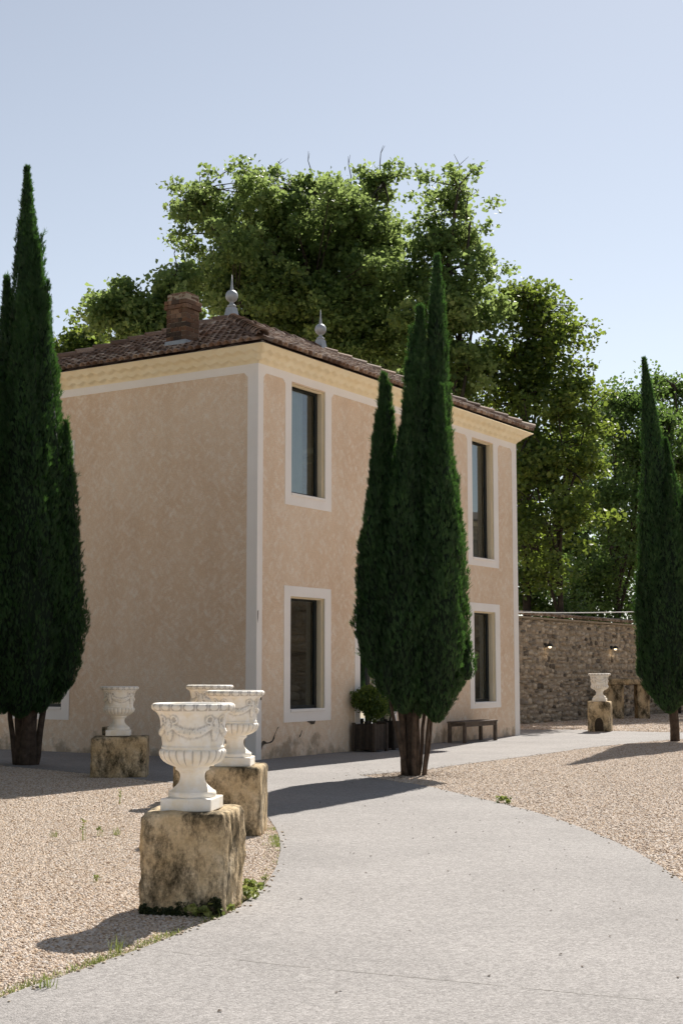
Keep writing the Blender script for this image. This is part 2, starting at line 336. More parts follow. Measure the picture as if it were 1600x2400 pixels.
M_white = simple('white_cable_sheath', (0.78, 0.78, 0.76), (0.8, 0.8, 0.78), 3, 0.6)
M_spall = simple('spalled_render', (0.05, 0.045, 0.038), (0.13, 0.10, 0.075), 14, 0.95, 0.6, 40)
M_joint = simple('path_joint', (0.20, 0.18, 0.16), (0.27, 0.25, 0.225), 9, 0.95)
M_moss = leaf_mat('moss', (0.022, 0.03, 0.012), (0.045, 0.058, 0.02), (0.08, 0.095, 0.035), (0.10, 0.15, 0.04), 0.2)

# ------------------------------------------------------------------ ground, path, gravel
g = MB(); g.add([(-600, -300, -0.012), (600, -300, -0.012), (600, 900, -0.012), (-600, 900, -0.012)], [(0, 1, 2, 3)])
tag(g.build('ground', M_ground), kind='structure')

LEFT_EDGE = [(-2.9, 3.6), (-1.95, 6.2), (-1.66, 7.01), (-1.54, 7.32), (-1.4, 7.61), (-1.26, 7.96), (-1.1, 8.33), (-0.93, 8.83), (-0.76, 9.29), (-0.66, 9.81),
             (-0.58, 10.48), (-0.53, 11.35), (-0.54, 12.52), (-0.60, 13.62), (-0.70, 14.6), (-0.9, 15.9), (-1.24, 17.15), (-1.81, 18.82), (-2.4, 19.93), (-2.84, 20.46), (-3.82, 21.61),
             (-4.91, 22.7), (-6.5, 24.2), (-9.5, 26.3)]
RIGHT_LO = [(0.3, 21.27), (0.77, 20.15), (1.15, 19.43), (1.62, 17.83), (1.95, 16.72), (2.22, 15.61), (2.42, 14.3), (2.54, 13.12), (2.59, 11.82), (2.56, 10.71), (2.45, 9.2), (2.2, 7.0), (1.9, 3.6)]
RIGHT_UP = [(0.3, 21.27), (0.75, 21.8), (1.36, 22.51), (1.96, 23.6), (3.45, 26.0), (4.4, 27.6), (5.41, 29.26), (7.46, 31.86), (9.5, 33.3), (14, 35.0)]
FAR_EDGE = [(18, 36.2), (8.52, 35.5), (6.89, 36.4), (6.3, 37.1), (4.68, 37.18), (1.5, 37.6)]

def smooth_poly(pts, k=4):
    out = []
    P = [Vector((*p, 0)) for p in pts]
    for i in range(len(P) - 1):
        p0, p1, p2, p3 = P[max(i - 1, 0)], P[i], P[i + 1], P[min(i + 2, len(P) - 1)]
        for j in range(k):
            t = j / k
            q = 0.5 * ((2 * p1) + (p2 - p0) * t + (2 * p0 - 5 * p1 + 4 * p2 - p3) * t * t + (3 * p1 - p0 - 3 * p2 + p3) * t ** 3)
            jit = 0.012 * noise.noise(q * 3.3)
            out.append((q.x + jit, q.y + jit))
    out.append(pts[-1]); return out
LE, RL, RU = smooth_poly(LEFT_EDGE), smooth_poly(RIGHT_LO), smooth_poly(RIGHT_UP)

def sheet(name, loop, z, th, m):
    me = bpy.data.meshes.new(name); bm = bmesh.new()
    vs = [bm.verts.new((x, y, z)) for x, y in loop]
    f = bm.faces.new(vs); f.normal_update()
    if f.normal.z < 0: f.normal_flip()
    r = bmesh.ops.extrude_face_region(bm, geom=[f])
    # top moves up by the thickness; original stays as underside
    bmesh.ops.translate(bm, verts=[e for e in r['geom'] if isinstance(e, bmesh.types.BMVert)], vec=(0, 0, th))
    bmesh.ops.recalc_face_normals(bm, faces=bm.faces)
    bmesh.ops.triangulate(bm, faces=bm.faces)
    bm.to_mesh(me); bm.free()
    return link(name, me, m)
loop = LE + [(-9.5, 40), (-2, 40)] + FAR_EDGE[::-1] + RU[::-1] + RL[1:]
path = tag(sheet('path', loop, -0.010, 0.018, M_path), kind='structure')

def gravel(name, loop, density, rmin, rmax, label, seed):
    """pebbles strewn over the bed by geometry nodes"""
    me = bpy.data.meshes.new(name); bm = bmesh.new()
    f = bm.faces.new([bm.verts.new((x, y, -0.006)) for x, y in loop]); f.normal_update()
    if f.normal.z < 0: f.normal_flip()
    bmesh.ops.triangulate(bm, faces=bm.faces); bm.to_mesh(me); bm.free()
    o = link(name, me, M_ground); me.materials.append(M_pebble)
    tag(o, label, 'gravel', kind='stuff')
    ng = bpy.data.node_groups.new(name + '_scatter', 'GeometryNodeTree')
    ng.interface.new_socket('Geometry', in_out='INPUT', socket_type='NodeSocketGeometry')
    ng.interface.new_socket('Geometry', in_out='OUTPUT', socket_type='NodeSocketGeometry')
    ns, L = ng.nodes, ng.links
    gi, go = ns.new('NodeGroupInput'), ns.new('NodeGroupOutput')
    d = ns.new('GeometryNodeDistributePointsOnFaces'); d.inputs['Density'].default_value = density; d.inputs['Seed'].default_value = seed
    ico = ns.new('GeometryNodeMeshIcoSphere'); ico.inputs['Radius'].default_value = 1.0; ico.inputs['Subdivisions'].default_value = 2
    sm = ns.new('GeometryNodeSetMaterial'); sm.inputs['Material'].default_value = M_pebble
    ins = ns.new('GeometryNodeInstanceOnPoints')
    rr = ns.new('FunctionNodeRandomValue'); rr.data_type = 'FLOAT_VECTOR'; rr.inputs[0].default_value = (-0.5, -0.5, -3.1); rr.inputs[1].default_value = (0.5, 0.5, 3.1)
    rs = ns.new('FunctionNodeRandomValue'); rs.data_type = 'FLOAT_VECTOR'; rs.inputs[0].default_value = (rmin, rmin, rmin * 0.6); rs.inputs[1].default_value = (rmax, rmax, rmax * 0.75)
    e2r = ns.new('FunctionNodeEulerToRotation'); jn = ns.new('GeometryNodeJoinGeometry')
    nzp = ns.new('ShaderNodeTexNoise'); nzp.inputs['Scale'].default_value = 1.6
    sp = ns.new('GeometryNodeSetPosition'); ps = ns.new('GeometryNodeInputPosition')
    vm = ns.new('ShaderNodeVectorMath'); vm.operation = 'MULTIPLY_ADD'; vm.inputs[1].default_value = (0.9, 0.9, 0.9); vm.inputs[2].default_value = (-0.45, -0.45, -0.45)
    L.new(ps.outputs[0], nzp.inputs['Vector']); L.new(nzp.outputs['Color'], vm.inputs[0])
    L.new(ico.outputs['Mesh'], sp.inputs['Geometry']); L.new(vm.outputs[0], sp.inputs['Offset'])
    L.new(gi.outputs[0], d.inputs['Mesh']); L.new(d.outputs['Points'], ins.inputs['Points'])
    L.new(sp.outputs['Geometry'], sm.inputs['Geometry']); L.new(sm.outputs[0], ins.inputs['Instance'])
    L.new(rr.outputs[0], e2r.inputs[0]); L.new(e2r.outputs[0], ins.inputs['Rotation']); L.new(rs.outputs[0], ins.inputs['Scale'])
    L.new(gi.outputs[0], jn.inputs[0]); L.new(ins.outputs[0], jn.inputs[0]); L.new(jn.outputs[0], go.inputs[0])
    md = o.modifiers.new('scatter', 'NODES'); md.node_group = ng
    return o
near_left = [p for p in LE if 5.0 < p[1] < 15.2]
far_left = [p for p in LE if 15.2 <= p[1] < 24.3]
jl = near_left[-1]
gravel('gravel', near_left + [jl, (-4.6, jl[1]), (-3.2, near_left[0][1])], 3900, 0.0075, 0.0155, 'coarse beige gravel around the foremost urn pedestals', 3)
gravel('gravel', [jl] + far_left + [(-7.4, 24.2), (-4.6, jl[1])], 2300, 0.010, 0.019, 'beige gravel shaded by the house left of the path', 4)
rg = [p for p in RL if p[1] > 5.0] + [(4.6, 5.0), (6.4, 22), (9.5, 32.6)] + [p for p in RU if p[0] < 9.4][::-1][:-1]
gravel('gravel', rg, 1900, 0.0105, 0.020, 'beige gravel triangle right of the path with the forked cypress', 5)
gravel('gravel', FAR_EDGE[1:5] + [(3.9, 38.4), (5.3, 40.7), (12.5, 51.8), (13.5, 48), (10, 38)], 420, 0.02, 0.04, 'shaded gravel strip along the foot of the stone wall', 6)

# joint lines in the path: shallow dark grooves laid as hair-thin strips
def ground_px(px, py):
    a = at(px, py, 1.0) - Vector((0, 0, CAMH)); k = -CAMH / a.z; return Vector((a.x * k, a.y * k, 0))
jp = [ground_px(*q) for q in ((402, 2236), (656, 2266), (900, 2289), (1159, 2314), (1400, 2338), (1640, 2359))]
jb = MB()
for i in range(len(jp) - 1):
    for k in range(30):
        if noise.noise(Vector((i * 30 + k, 0, 0)) * .11) < -.22: continue
        a, b = jp[i].lerp(jp[i + 1], k / 30), jp[i].lerp(jp[i + 1], (k + 1) / 30)
        wd = .0022 + .0016 * random.random(); a.y += .004 * math.sin((i * 30 + k) * 1.3); b.y += .004 * math.sin((i * 30 + k + 1) * 1.3)
        jb.add([(a.x, a.y - wd, .0095), (b.x, b.y - wd, .0095), (b.x, b.y + wd, .0095), (a.x, a.y + wd, .0095)], [(0, 1, 2, 3)])
jb.build('joint_line', M_joint, path)

# ------------------------------------------------------------------ house
ANG = rad(32.17); HL, HW, HZ = 10.87, 6.75, 7.105
house = empty('house', (-1.505, 24.783, 0), rad(90) - ANG)
tag(house, 'two-storey beige plastered house with hipped clay tile roof and pale window surrounds', 'house')
HM = Matrix.Translation(house.location) @ Matrix.Rotation(rad(90) - ANG, 4, 'Z')

# openings (along-wall from/to, bottom, top); right wall = y 0, left wall = x 0
OP_R = [(1.06, 2.22, 4.83, 6.93), (1.05, 2.21, 0.84, 2.93), (8.48, 9.60, 4.14, 6.93), (8.50, 9.61, 0.82, 2.92), (3.50, 4.75, 0.02, 2.55)]
OP_L = [(4.62, 5.78, 3.95, 5.88), (4.62, 5.78, 0.84, 2.93)]
OFS = 0.20

def wall_faces(mb, smax, ops, fn):
    us = sorted({0, smax} | {o[0] for o in ops} | {o[1] for o in ops}); zs = sorted({-0.3, HZ} | {o[2] for o in ops} | {o[3] for o in ops})
    for i in range(len(us) - 1):
        for j in range(len(zs) - 1):
            uc, zc = (us[i] + us[i + 1]) / 2, (zs[j] + zs[j + 1]) / 2
            if any(o[0] < uc < o[1] and o[2] < zc < o[3] for o in ops): continue
            mb.add([fn(us[i], 0, zs[j]), fn(us[i + 1], 0, zs[j]), fn(us[i + 1], 0, zs[j + 1]), fn(us[i], 0, zs[j + 1])], [(0, 1, 2, 3)])
fr = lambda s, d, z: (s, d, z)
fl = lambda s, d, z: (d, s, z)
wm = MB(); wall_faces(wm, HL, OP_R, fr); wall_faces(wm, HW, OP_L, fl)
wm.add([(HL, 0, -0.3), (HL, HW, -0.3), (HL, HW, HZ), (HL, 0, HZ)], [(0, 1, 2, 3)])
wm.add([(0, HW, -0.3), (HL, HW, -0.3), (HL, HW, HZ), (0, HW, HZ)], [(0, 1, 2, 3)])
me = bpy.data.meshes.new('wall'); me.from_pydata(wm.v, [], wm.f); me.update()
link('wall', me, M_plaster, house)
fm = MB(); fm.box(0.02, HL - 0.02, 0.02, HW - 0.02, 3.40, 3.6); fm.box(0.02, HL - 0.02, 0.02, HW - 0.02, -0.2, 0.0)
fm.build('floor_slab', M_soil, house)

T = 0.014   # how far the painted trim stands proud
def tbox(mb, fn, s0, s1, z0, z1, d0=-T, d1=0.0):
    a, b = fn(s0, d0, z0), fn(s1, d1, z1)
    mb.box(min(a[0], b[0]), max(a[0], b[0]), min(a[1], b[1]), max(a[1], b[1]), z0, z1)
def notch(mb, fn, s, z, ds):
    k = 0.085
    v = [fn(s, 0, z), fn(s + ds * k, 0, z), fn(s, 0, z - k), fn(s, -T, z), fn(s + ds * k, -T, z), fn(s, -T, z - k)]
    mb.add(v, [(0, 1, 2), (3, 5, 4), (0, 3, 4, 1), (1, 4, 5, 2), (2, 5, 3, 0)])

q = MB(); q.box(-T, 0.15, -T, 0, -0.05, HZ); q.box(-T, 0, 0, 0.22, -0.05, HZ)
q.build('corner_strip', M_trim, house)
q = MB(); tbox(q, fr, 10.63, HL + T, -0.05, HZ); q.box(HL, HL + T, 0, 0.22, -0.05, HZ); q.build('corner_strip', M_trim, house)
q = MB(); tbox(q, fl, HW - 0.22, HW, -0.05, HZ); q.build('corner_strip', M_trim, house)
BZ = 6.955
q = MB(); tbox(q, fr, 0.15, 10.63, BZ, HZ)
for s, d in ((0.15, 1), (0.86, -1), (2.44, 1), (8.25, -1), (9.84, 1), (10.63, -1)): notch(q, fr, s, BZ, d)
q.build('eaves_band', M_trim, house)
q = MB(); tbox(q, fl, 0.22, HW - 0.22, BZ, HZ); notch(q, fl, 0.22, BZ, 1); notch(q, fl, HW - 0.22, BZ, -1); q.build('eaves_band', M_trim, house)

def window(fn, op, tl, tr, tb, tt, door=False, curtain=0):
    """surround (trim + reveal) with frame, pane, sill, curtain as its children"""
    s0, s1, z0, z1 = op
    q = MB()
    tbox(q, fn, tl, s0, tb, tt); tbox(q, fn, s1, tr, tb, tt)
    if tt - z1 > 0.03: tbox(q, fn, s0, s1, z1, tt)
    if not door: tbox(q, fn, s0, s1, tb, z0)
    sur = q.build('door' if door else 'window', M_trim, house)
    D = OFS
    rv = MB()
    i = 0.03     # a small step inside the trim
    rv.add([fn(s0, 0, z0), fn(s0, D, z0), fn(s0, D, z1), fn(s0, 0, z1)], [(0, 1, 2, 3)])
    rv.add([fn(s1, 0, z0), fn(s1, D, z0), fn(s1, D, z1), fn(s1, 0, z1)], [(3, 2, 1, 0)])
    rv.add([fn(s0, 0, z1), fn(s1, 0, z1), fn(s1, D, z1), fn(s0, D, z1)], [(0, 1, 2, 3)])
    rv.build('reveal', M_reveal, sur)
    st = MB(); tbox(st, fn, s0 + 0.001, s0 + i, z0 + .001, z1 - 0.001, 0.05, 0.11); tbox(st, fn, s1 - i, s1 - 0.001, z0 + .001, z1 - 0.001, 0.05, 0.11); tbox(st, fn, s0 + i, s1 - i, z1 - i, z1 - 0.001, 0.05, 0.11)
    st.build('reveal_step', M_reveal, sur)
    if not door:
        sb = MB(); tbox(sb, fn, s0 + 0.002, s1 - 0.002, z0 - 0.03, z0 + 0.022, -T - 0.02, D)
        sb.build('sill', M_trim, sur, bevel=0.006)
    f = MB(); t = 0.06; d0, d1 = D - 0.03, D + 0.03
    lo = z0 + 0.022
    tbox(f, fn, s0 + 0.001, s0 + t, lo, z1 - .001, d0, d1); tbox(f, fn, s1 - t, s1 - 0.001, lo, z1 - .001, d0, d1)
    tbox(f, fn, s0 + t, s1 - t, lo, lo + t, d0, d1); tbox(f, fn, s0 + t, s1 - t, z1 - t, z1 - .001, d0, d1)
    if door: tbox(f, fn, (s0 + s1) / 2 - 0.05, (s0 + s1) / 2 + 0.05, lo + t, z1 - t, d0, d1)
    f.build('frame', M_frame, sur, bevel=0.004)
    p = MB(); p.add([fn(s0 + t, D, lo + t), fn(s1 - t, D, lo + t), fn(s1 - t, D, z1 - t), fn(s0 + t, D, z1 - t)], [(0, 1, 2, 3)])
    p.build('pane', M_glass, sur)
    if curtain:
        c0, c1 = s0 + 0.05, s0 + (s1 - s0) * curtain
        v = []; n = 60
        for k in range(n + 1):
            s = c0 + (c1 - c0) * k / n; d = D + 0.13 + 0.022 * math.sin(k * 1.05) + 0.01 * math.sin(k * 0.37)
            v += [fn(s, d, z0 - 0.02), fn(s, d, z1 + 0.03)]
        cm = MB(); cm.add(v, [(2 * k, 2 * k + 2, 2 * k + 3, 2 * k + 1) for k in range(n)]); cm.build('curtain', M_curtain, sur, smooth=True)
    return sur
window(fr, OP_R[0], 0.86, 2.44, 4.62, BZ, curtain=0.74)
window(fr, OP_R[1], 0.85, 2.43, 0.63, 3.12)
window(fr, OP_R[2], 8.25, 9.84, 3.97, BZ, curtain=0.8)
window(fr, OP_R[3], 8.29, 9.85, 0.70, 3.11, curtain=0.35)
d = window(fr, OP_R[4], 3.31, 4.94, 0.0, 2.74, door=True)
window(fl, OP_L[0], 4.42, 5.98, 3.74, 6.08)
window(fl, OP_L[1], 4.42, 5.98, 0.62, 3.12)

# spalled render and a crack at the foot of the corner (flat patch, a few millimetres deep)
def patch(name, pts, off=0.004, m=M_spall):
    bm = bmesh.new(); f = bm.faces.new([bm.verts.new((s, -off, z)) for s, z in pts]); bmesh.ops.triangulate(bm, faces=bm.faces)
    r = bmesh.new(); me = bpy.data.meshes.new(name); bm.to_mesh(me); bm.free(); r.free()
    return link(name, me, m, house)
def ragged(path, wid):
    up, dn = [], []
    for (s, z), ww in zip(path, wid):
        j = random.uniform(-0.012, 0.012)
        up.append((s + j, z + ww)); dn.append((s - j, z - ww * random.uniform(0.5, 1.1)))
    return up + dn[::-1]
patch('plaster_crack', ragged([(0.155, 0.20), (0.20, 0.27), (0.25, 0.29), (0.33, 0.285), (0.42, 0.29), (0.50, 0.31), (0.56, 0.38), (0.60, 0.45), (0.66, 0.53), (0.70, 0.56)],
                              [0.06, 0.055, 0.045, 0.012, 0.012, 0.018, 0.03, 0.028, 0.014, 0.004]))
patch('plaster_chip', ragged([(1.62, 0.625), (1.68, 0.615), (1.76, 0.60), (1.84, 0.60), (1.88, 0.63)], [0.006, 0.02, 0.035, 0.03, 0.008]), 0.0165)
patch('plaster_chip', ragged([(1.36, 0.36), (1.41, 0.38), (1.44, 0.44), (1.46, 0.47)], [0.02, 0.03, 0.025, 0.004]))
patch('trim_chip', [(0.008, 2.62), (0.035, 2.64), (0.028, 2.52), (0.012, 2.40), (0.006, 2.5)], 0.018)
patch('trim_chip', [(0.10, 1.12), (0.135, 1.16), (0.145, 1.05), (0.11, 1.05)], 0.018)

# cornice: two rows of plaster scallops flaring out under the tiles
CO, CZ0, CZ1 = 0.33, HZ, 7.375
def corn_prof(t):
    return 0.012 + 0.045 * t + 0.27 * t ** 1.35
mbc = MB()
ROWS = 22
def cornice_side(smax, fn, n):
    v = []; per = 0.27
    for j in range(ROWS + 1):
        t = j / ROWS; z = CZ0 + (CZ1 - CZ0) * t; o = corn_prof(t)
        for i in range(n + 1):
            s = -o + (smax + 2 * o) * i / n
            ph = 2 * math.pi * s / per
            dd = 0.0
            # each row: scalloped lip whose lower edge waves along the wall
            for r0, r1, sh in ((0.10, 0.50, 0.0), (0.52, 0.92, 1.6)):
                edge = r0 + 0.20 * (0.5 + 0.5 * math.sin(ph + sh + 0.5 * math.sin(ph + sh)))
                if t > edge:
                    k = min(1, (t - edge) / 0.04); k2 = max(0, min(1, (r1 + 0.08 - t) / 0.35)); dd = max(dd, 0.058 * k * k2)
            dd += 0.006 * noise.noise(Vector((s * 3, z * 9, smax)))
            if i in (0, n): dd = 0.004
            v.append(fn(s, -(o + dd), z))
    f = []
    for j in range(ROWS):
        for i in range(n): f.append((j * (n + 1) + i, j * (n + 1) + i + 1, (j + 1) * (n + 1) + i + 1, (j + 1) * (n + 1) + i))
    mbc.add(v, f)
cornice_side(HL, fr, 420); cornice_side(HW, fl, 270)
cornice_side(HL, lambda s, d, z: (s, HW - d, z), 40); cornice_side(HW, lambda s, d, z: (HL - d, s, z), 40)
mbc.box(-CO - .01, HL + CO + .01, -CO - .01, HW + CO + .01, CZ1 - 0.001, CZ1 + 0.012)
mbc.build('cornice', M_cornice, house, smooth=True)

# roof
EO, EZ, RZ, B1, B2 = 0.345, 7.392, 9.13, 3.70, 7.25
ex0, ex1, ey0, ey1 = -EO, HL + EO, -EO, HW + EO
rf = MB()
rf.add([(ex0, ey0, EZ), (ex1, ey0, EZ), (ex1, ey1, EZ), (ex0, ey1, EZ), (B1, HW / 2, RZ), (B2, HW / 2, RZ)],
       [(0, 1, 5, 4), (1, 2, 5), (2, 3, 4, 5), (3, 0, 4), (3, 2, 1, 0)])
roof = rf.build('roof', M_deck, house)

TW, TLN, TEX = 0.165, 0.37, 0.285
def tile_geo(wd, ln, rise, th=0.014, n=6, taper=0.82, seed=0):
    rr = random.Random(seed); v = []; f = []
    for e, (y, k) in enumerate(((0.0, 1.0), (ln, taper))):
        lift = 0.042 if e == 0 else 0.004
        for sh in (0, 1):
            for i in range(n + 1):
                a = math.pi * i / n; R = wd / 2 * k - sh * th
                v.append((-R * math.cos(a) + rr.uniform(-.002, .002), y + rr.uniform(-.004, .004), lift + max(0, math.sin(a)) * (rise * k - sh * th)))
    m = n + 1
    for i in range(n):
        f.append((i, i + 1, 2 * m + i + 1, 2 * m + i))            # outside
        f.append((i, m + i, m + i + 1, i + 1))                    # lower lip
        f.append((m + i + 1, m + i, 3 * m + i, 3 * m + i + 1))    # inside
    return v, f
TILE_ME = []
for k in range(6):
    v, f = tile_geo(TW * 0.98, TLN, 0.072 + 0.005 * (k % 3), seed=k); b = MB(); b.add(v, f); me = b.mesh('tile', True); me.materials.append(M_tile); TILE_ME.append((me, v, f))

slots = []      # (distance to the camera, matrix in roof space)
def plane_tiles(o, ev, elen, top0, top1, rev):
    """o eave start, ev unit along the eave, top0/top1 the plane's upper corners (may coincide)"""
    o = Vector(o); ev = Vector(ev); t0, t1 = Vector(top0), Vector(top1)
    up = (t0 - o) - ev * (t0 - o).dot(ev); sl_ = up.length; up.normalize()
    nn = ev.cross(up)
    if nn.z < 0: nn = -nn
    a0, a1 = (t0 - o).dot(ev), (t1 - o).dot(ev)
    r = 0
    while r * TEX < sl_ - 0.1:
        dd = r * TEX - 0.06; k = max(0, (dd + 0.18)) / sl_
        lo, hi = a0 * k, elen + (a1 - elen) * k
        j0 = int(lo / TW) ; n = int(hi / TW) + 1
        for j in range(j0, n + 1):
            s = (j + 0.5) * TW
            if s < lo + 0.04 or s > hi - 0.04: continue
            x = ev if ev.cross(up).dot(nn) > 0 else -ev
            p = o + ev * (s + random.uniform(-.006, .006)) + up * (dd + random.uniform(-.012, .012)) + nn * 0.012
            M = Matrix((x, up, nn)).transposed().to_4x4()
            M = Matrix.Translation(p) @ M @ Matrix.Rotation(random.uniform(-.035, .035), 4, 'Z') @ Matrix.Rotation(random.uniform(-.02, .02), 4, 'X')
            slots.append(((HM @ p - cam.location).length, M))
        r += 1
plane_tiles((ex0, ey0, EZ), (1, 0, 0), ex1 - ex0, (B1, HW / 2, RZ), (B2, HW / 2, RZ), False)     # slope over the right wall
plane_tiles((ex0, ey0, EZ), (0, 1, 0), ey1 - ey0, (B1, HW / 2, RZ), (B1, HW / 2, RZ), True)      # hip end over the left wall
slots.sort(key=lambda t: t[0])
for i, (dist, M) in enumerate(slots[:300]):
    link('tile', TILE_ME[i % 6][0], None, roof, M)
V, F, TT = [], [], []
for i, (dist, M) in enumerate(slots[300:]):
    _, v, f = TILE_ME[i % 6]; n = len(V)
    V += [tuple(M @ Vector(p)) for p in v]; F += [tuple(a + n for a in q_) for q_ in f]; TT += [random.random()] * len(v)
o = link('tile_field', fast_mesh('tile_field', np.array(V), np.array(F), np.array(TT), True), M_tilej, roof); o['kind'] = 'stuff'
# hip and ridge tiles
v, f = tile_geo(0.25, 0.46, 0.115, 0.018, 8, 0.86, 3); b = MB(); b.add(v, f); HIP_ME = b.mesh('ridge_tile', True); HIP_ME.materials.append(M_tile)
def ridge_run(a, b_, step=0.36):
    a, b_ = Vector(a), Vector(b_); d_ = (b_ - a); n = int(d_.length / step); u = d_.normalized()
    x = u.cross(Vector((0, 0, 1))).normalized(); nn = x.cross(u)
    for k in range(n):
        p = a + u * (k * d_.length / n) + nn * 0.035
        M = Matrix.Translation(p) @ Matrix((x, u, nn)).transposed().to_4x4() @ Matrix.Rotation(random.uniform(-.04, .04), 4, 'Z')
        link('ridge_tile', HIP_ME, None, roof, M)
A1, A2 = Vector((B1, HW / 2, RZ)), Vector((B2, HW / 2, RZ))
ridge_run((ex0 + .02, ey0 + .02, EZ + .05), A1); ridge_run((ex0 + .02, ey1 - .02, EZ + .05), A1); ridge_run((ex1 - .02, ey0 + .02, EZ + .05), A2)
ridge_run((ex1 - .02, ey1 - .02, EZ + .05), A2); ridge_run(A1, A2)

# finials
def finial(p):
    b = MB(); z = -0.12
    b.add([(-.15, -.15, z), (.15, -.15, z), (.15, .15, z), (-.15, .15, z), (-.085, -.085, .28), (.085, -.085, .28), (.085, .085, .28), (-.085, .085, .28)],
          [(3, 2, 1, 0), (4, 5, 6, 7), (0, 1, 5, 4), (1, 2, 6, 5), (2, 3, 7, 6), (3, 0, 4, 7)])
    base = b.build('finial', M_zinc, house, Matrix.Translation(p))
    b = MB(); b.lathe([(.075, .28), (.095, .30), (.095, .325), (.06, .345), (.042, .38), (.042, .40), (.06, .42)], 20); b.build('neck', M_zinc, base, smooth=True)
    R = .138; b = MB(); b.lathe([(max(.01, R * math.sin(math.pi * (k + .2) / 16.4)), .535 - R * math.cos(math.pi * (k + .2) / 16.4)) for k in range(17)], 24); b.build('ball', M_zinc, base, smooth=True)
    b = MB(); b.lathe([(.045, .655), (.036, .68), (.022, .80), (.003, 1.02)], 12); b.build('spike', M_zinc, base, smooth=True)
finial(A1 + Vector((0, 0, 0.02))); finial(A2 + Vector((0, 0, 0.02)))

# chimney of small bricks
cx0, cx1, cy0, cy1 = 0.22, 0.65, 1.86, 2.33
ch = MB(); ch.box(cx0 + .012, cx1 - .012, cy0 + .012, cy1 - .012, 7.50, 8.745); chim = ch.build('chimney', M_mortar, house)
fb = MB(); fb.box(cx0 - .02, cx1 + .02, cy0 - .02, cy1 + .02, 7.5, 7.83); fb.build('flashing', M_zinc, chim, bevel=.006)
sk = MB(); kz = (RZ - EZ) / (B1 + EO)
zf = lambda x: EZ + (x + EO) * kz + 0.085
sk.add([(cx0 - .16, cy0 - .07, zf(cx0 - .16)), (cx1 + .06, cy0 - .07, zf(cx1 + .06)), (cx1 + .06, cy1 + .07, zf(cx1 + .06)), (cx0 - .16, cy1 + .07, zf(cx0 - .16)),
        (cx0 - .16, cy0 - .07, zf(cx0 - .16) + .012), (cx1 + .06, cy0 - .07, zf(cx1 + .06) + .012), (cx1 + .06, cy1 + .07, zf(cx1 + .06) + .012), (cx0 - .16, cy1 + .07, zf(cx0 - .16) + .012)],
       [(3, 2, 1, 0), (4, 5, 6, 7), (0, 1, 5, 4), (1, 2, 6, 5), (2, 3, 7, 6), (3, 0, 4, 7)])
sk.build('flashing_apron', M_zinc, chim)
BR = []
for k in range(4):
    b = MB(); b.box(-.5, .5, -.5, .5, -.5, .5); rr = random.Random(k)
    b.v = [(x + rr.uniform(-.04, .04), y + rr.uniform(-.04, .04), z + rr.uniform(-.05, .05)) for x, y, z in b.v]
    me = b.mesh('brick', bevel=0.06); me.materials.append(M_brick); BR.append(me)
def brick(x0, x1, y0, y1, z0, z1):
    M = Matrix.Translation(((x0 + x1) / 2, (y0 + y1) / 2, (z0 + z1) / 2)) @ Matrix.Diagonal((x1 - x0, y1 - y0, z1 - z0, 1))
    link('brick', random.choice(BR), None, chim, M)
z = 7.835; row = 0; gz = .008
while z < 8.72:
    h = 0.088
    cap = 8.45 < z < 8.58
    e = 0.035 if cap else (0.0 if z < 8.48 else -0.012)
    X0, X1, Y0, Y1 = cx0 - e, cx1 + e, cy0 - e, cy1 + e
    if z > 8.66: h = 0.06
    for side in range(2):
        n = 3 if (row + side) % 2 == 0 else 2
        cuts = [i / n for i in range(n + 1)]
        if n == 3: cuts = [0, .25, .75, 1]
        a0, a1 = Y0 + .10, Y1 - .10
        for i in range(len(cuts) - 1):
            s0, s1 = a0 + (a1 - a0) * cuts[i] + .004, a0 + (a1 - a0) * cuts[i + 1] - .004
            if side == 0: brick(X0, X0 + .10, s0, s1, z, z + h - gz)
            else: brick(X1 - .10, X1, s0, s1, z, z + h - gz)
    for side in range(2):
        cuts = [0, .38, 1] if (row + side) % 2 else [0, .62, 1]
        for i in range(2):
            s0, s1 = X0 + (X1 - X0) * cuts[i] + .001, X0 + (X1 - X0) * cuts[i + 1] - .005
            if side == 0: brick(s0, s1, Y0, Y0 + .097, z, z + h - gz)
            else: brick(s0, s1, Y1 - .097, Y1, z, z + h - gz)
    z += h; row += 1

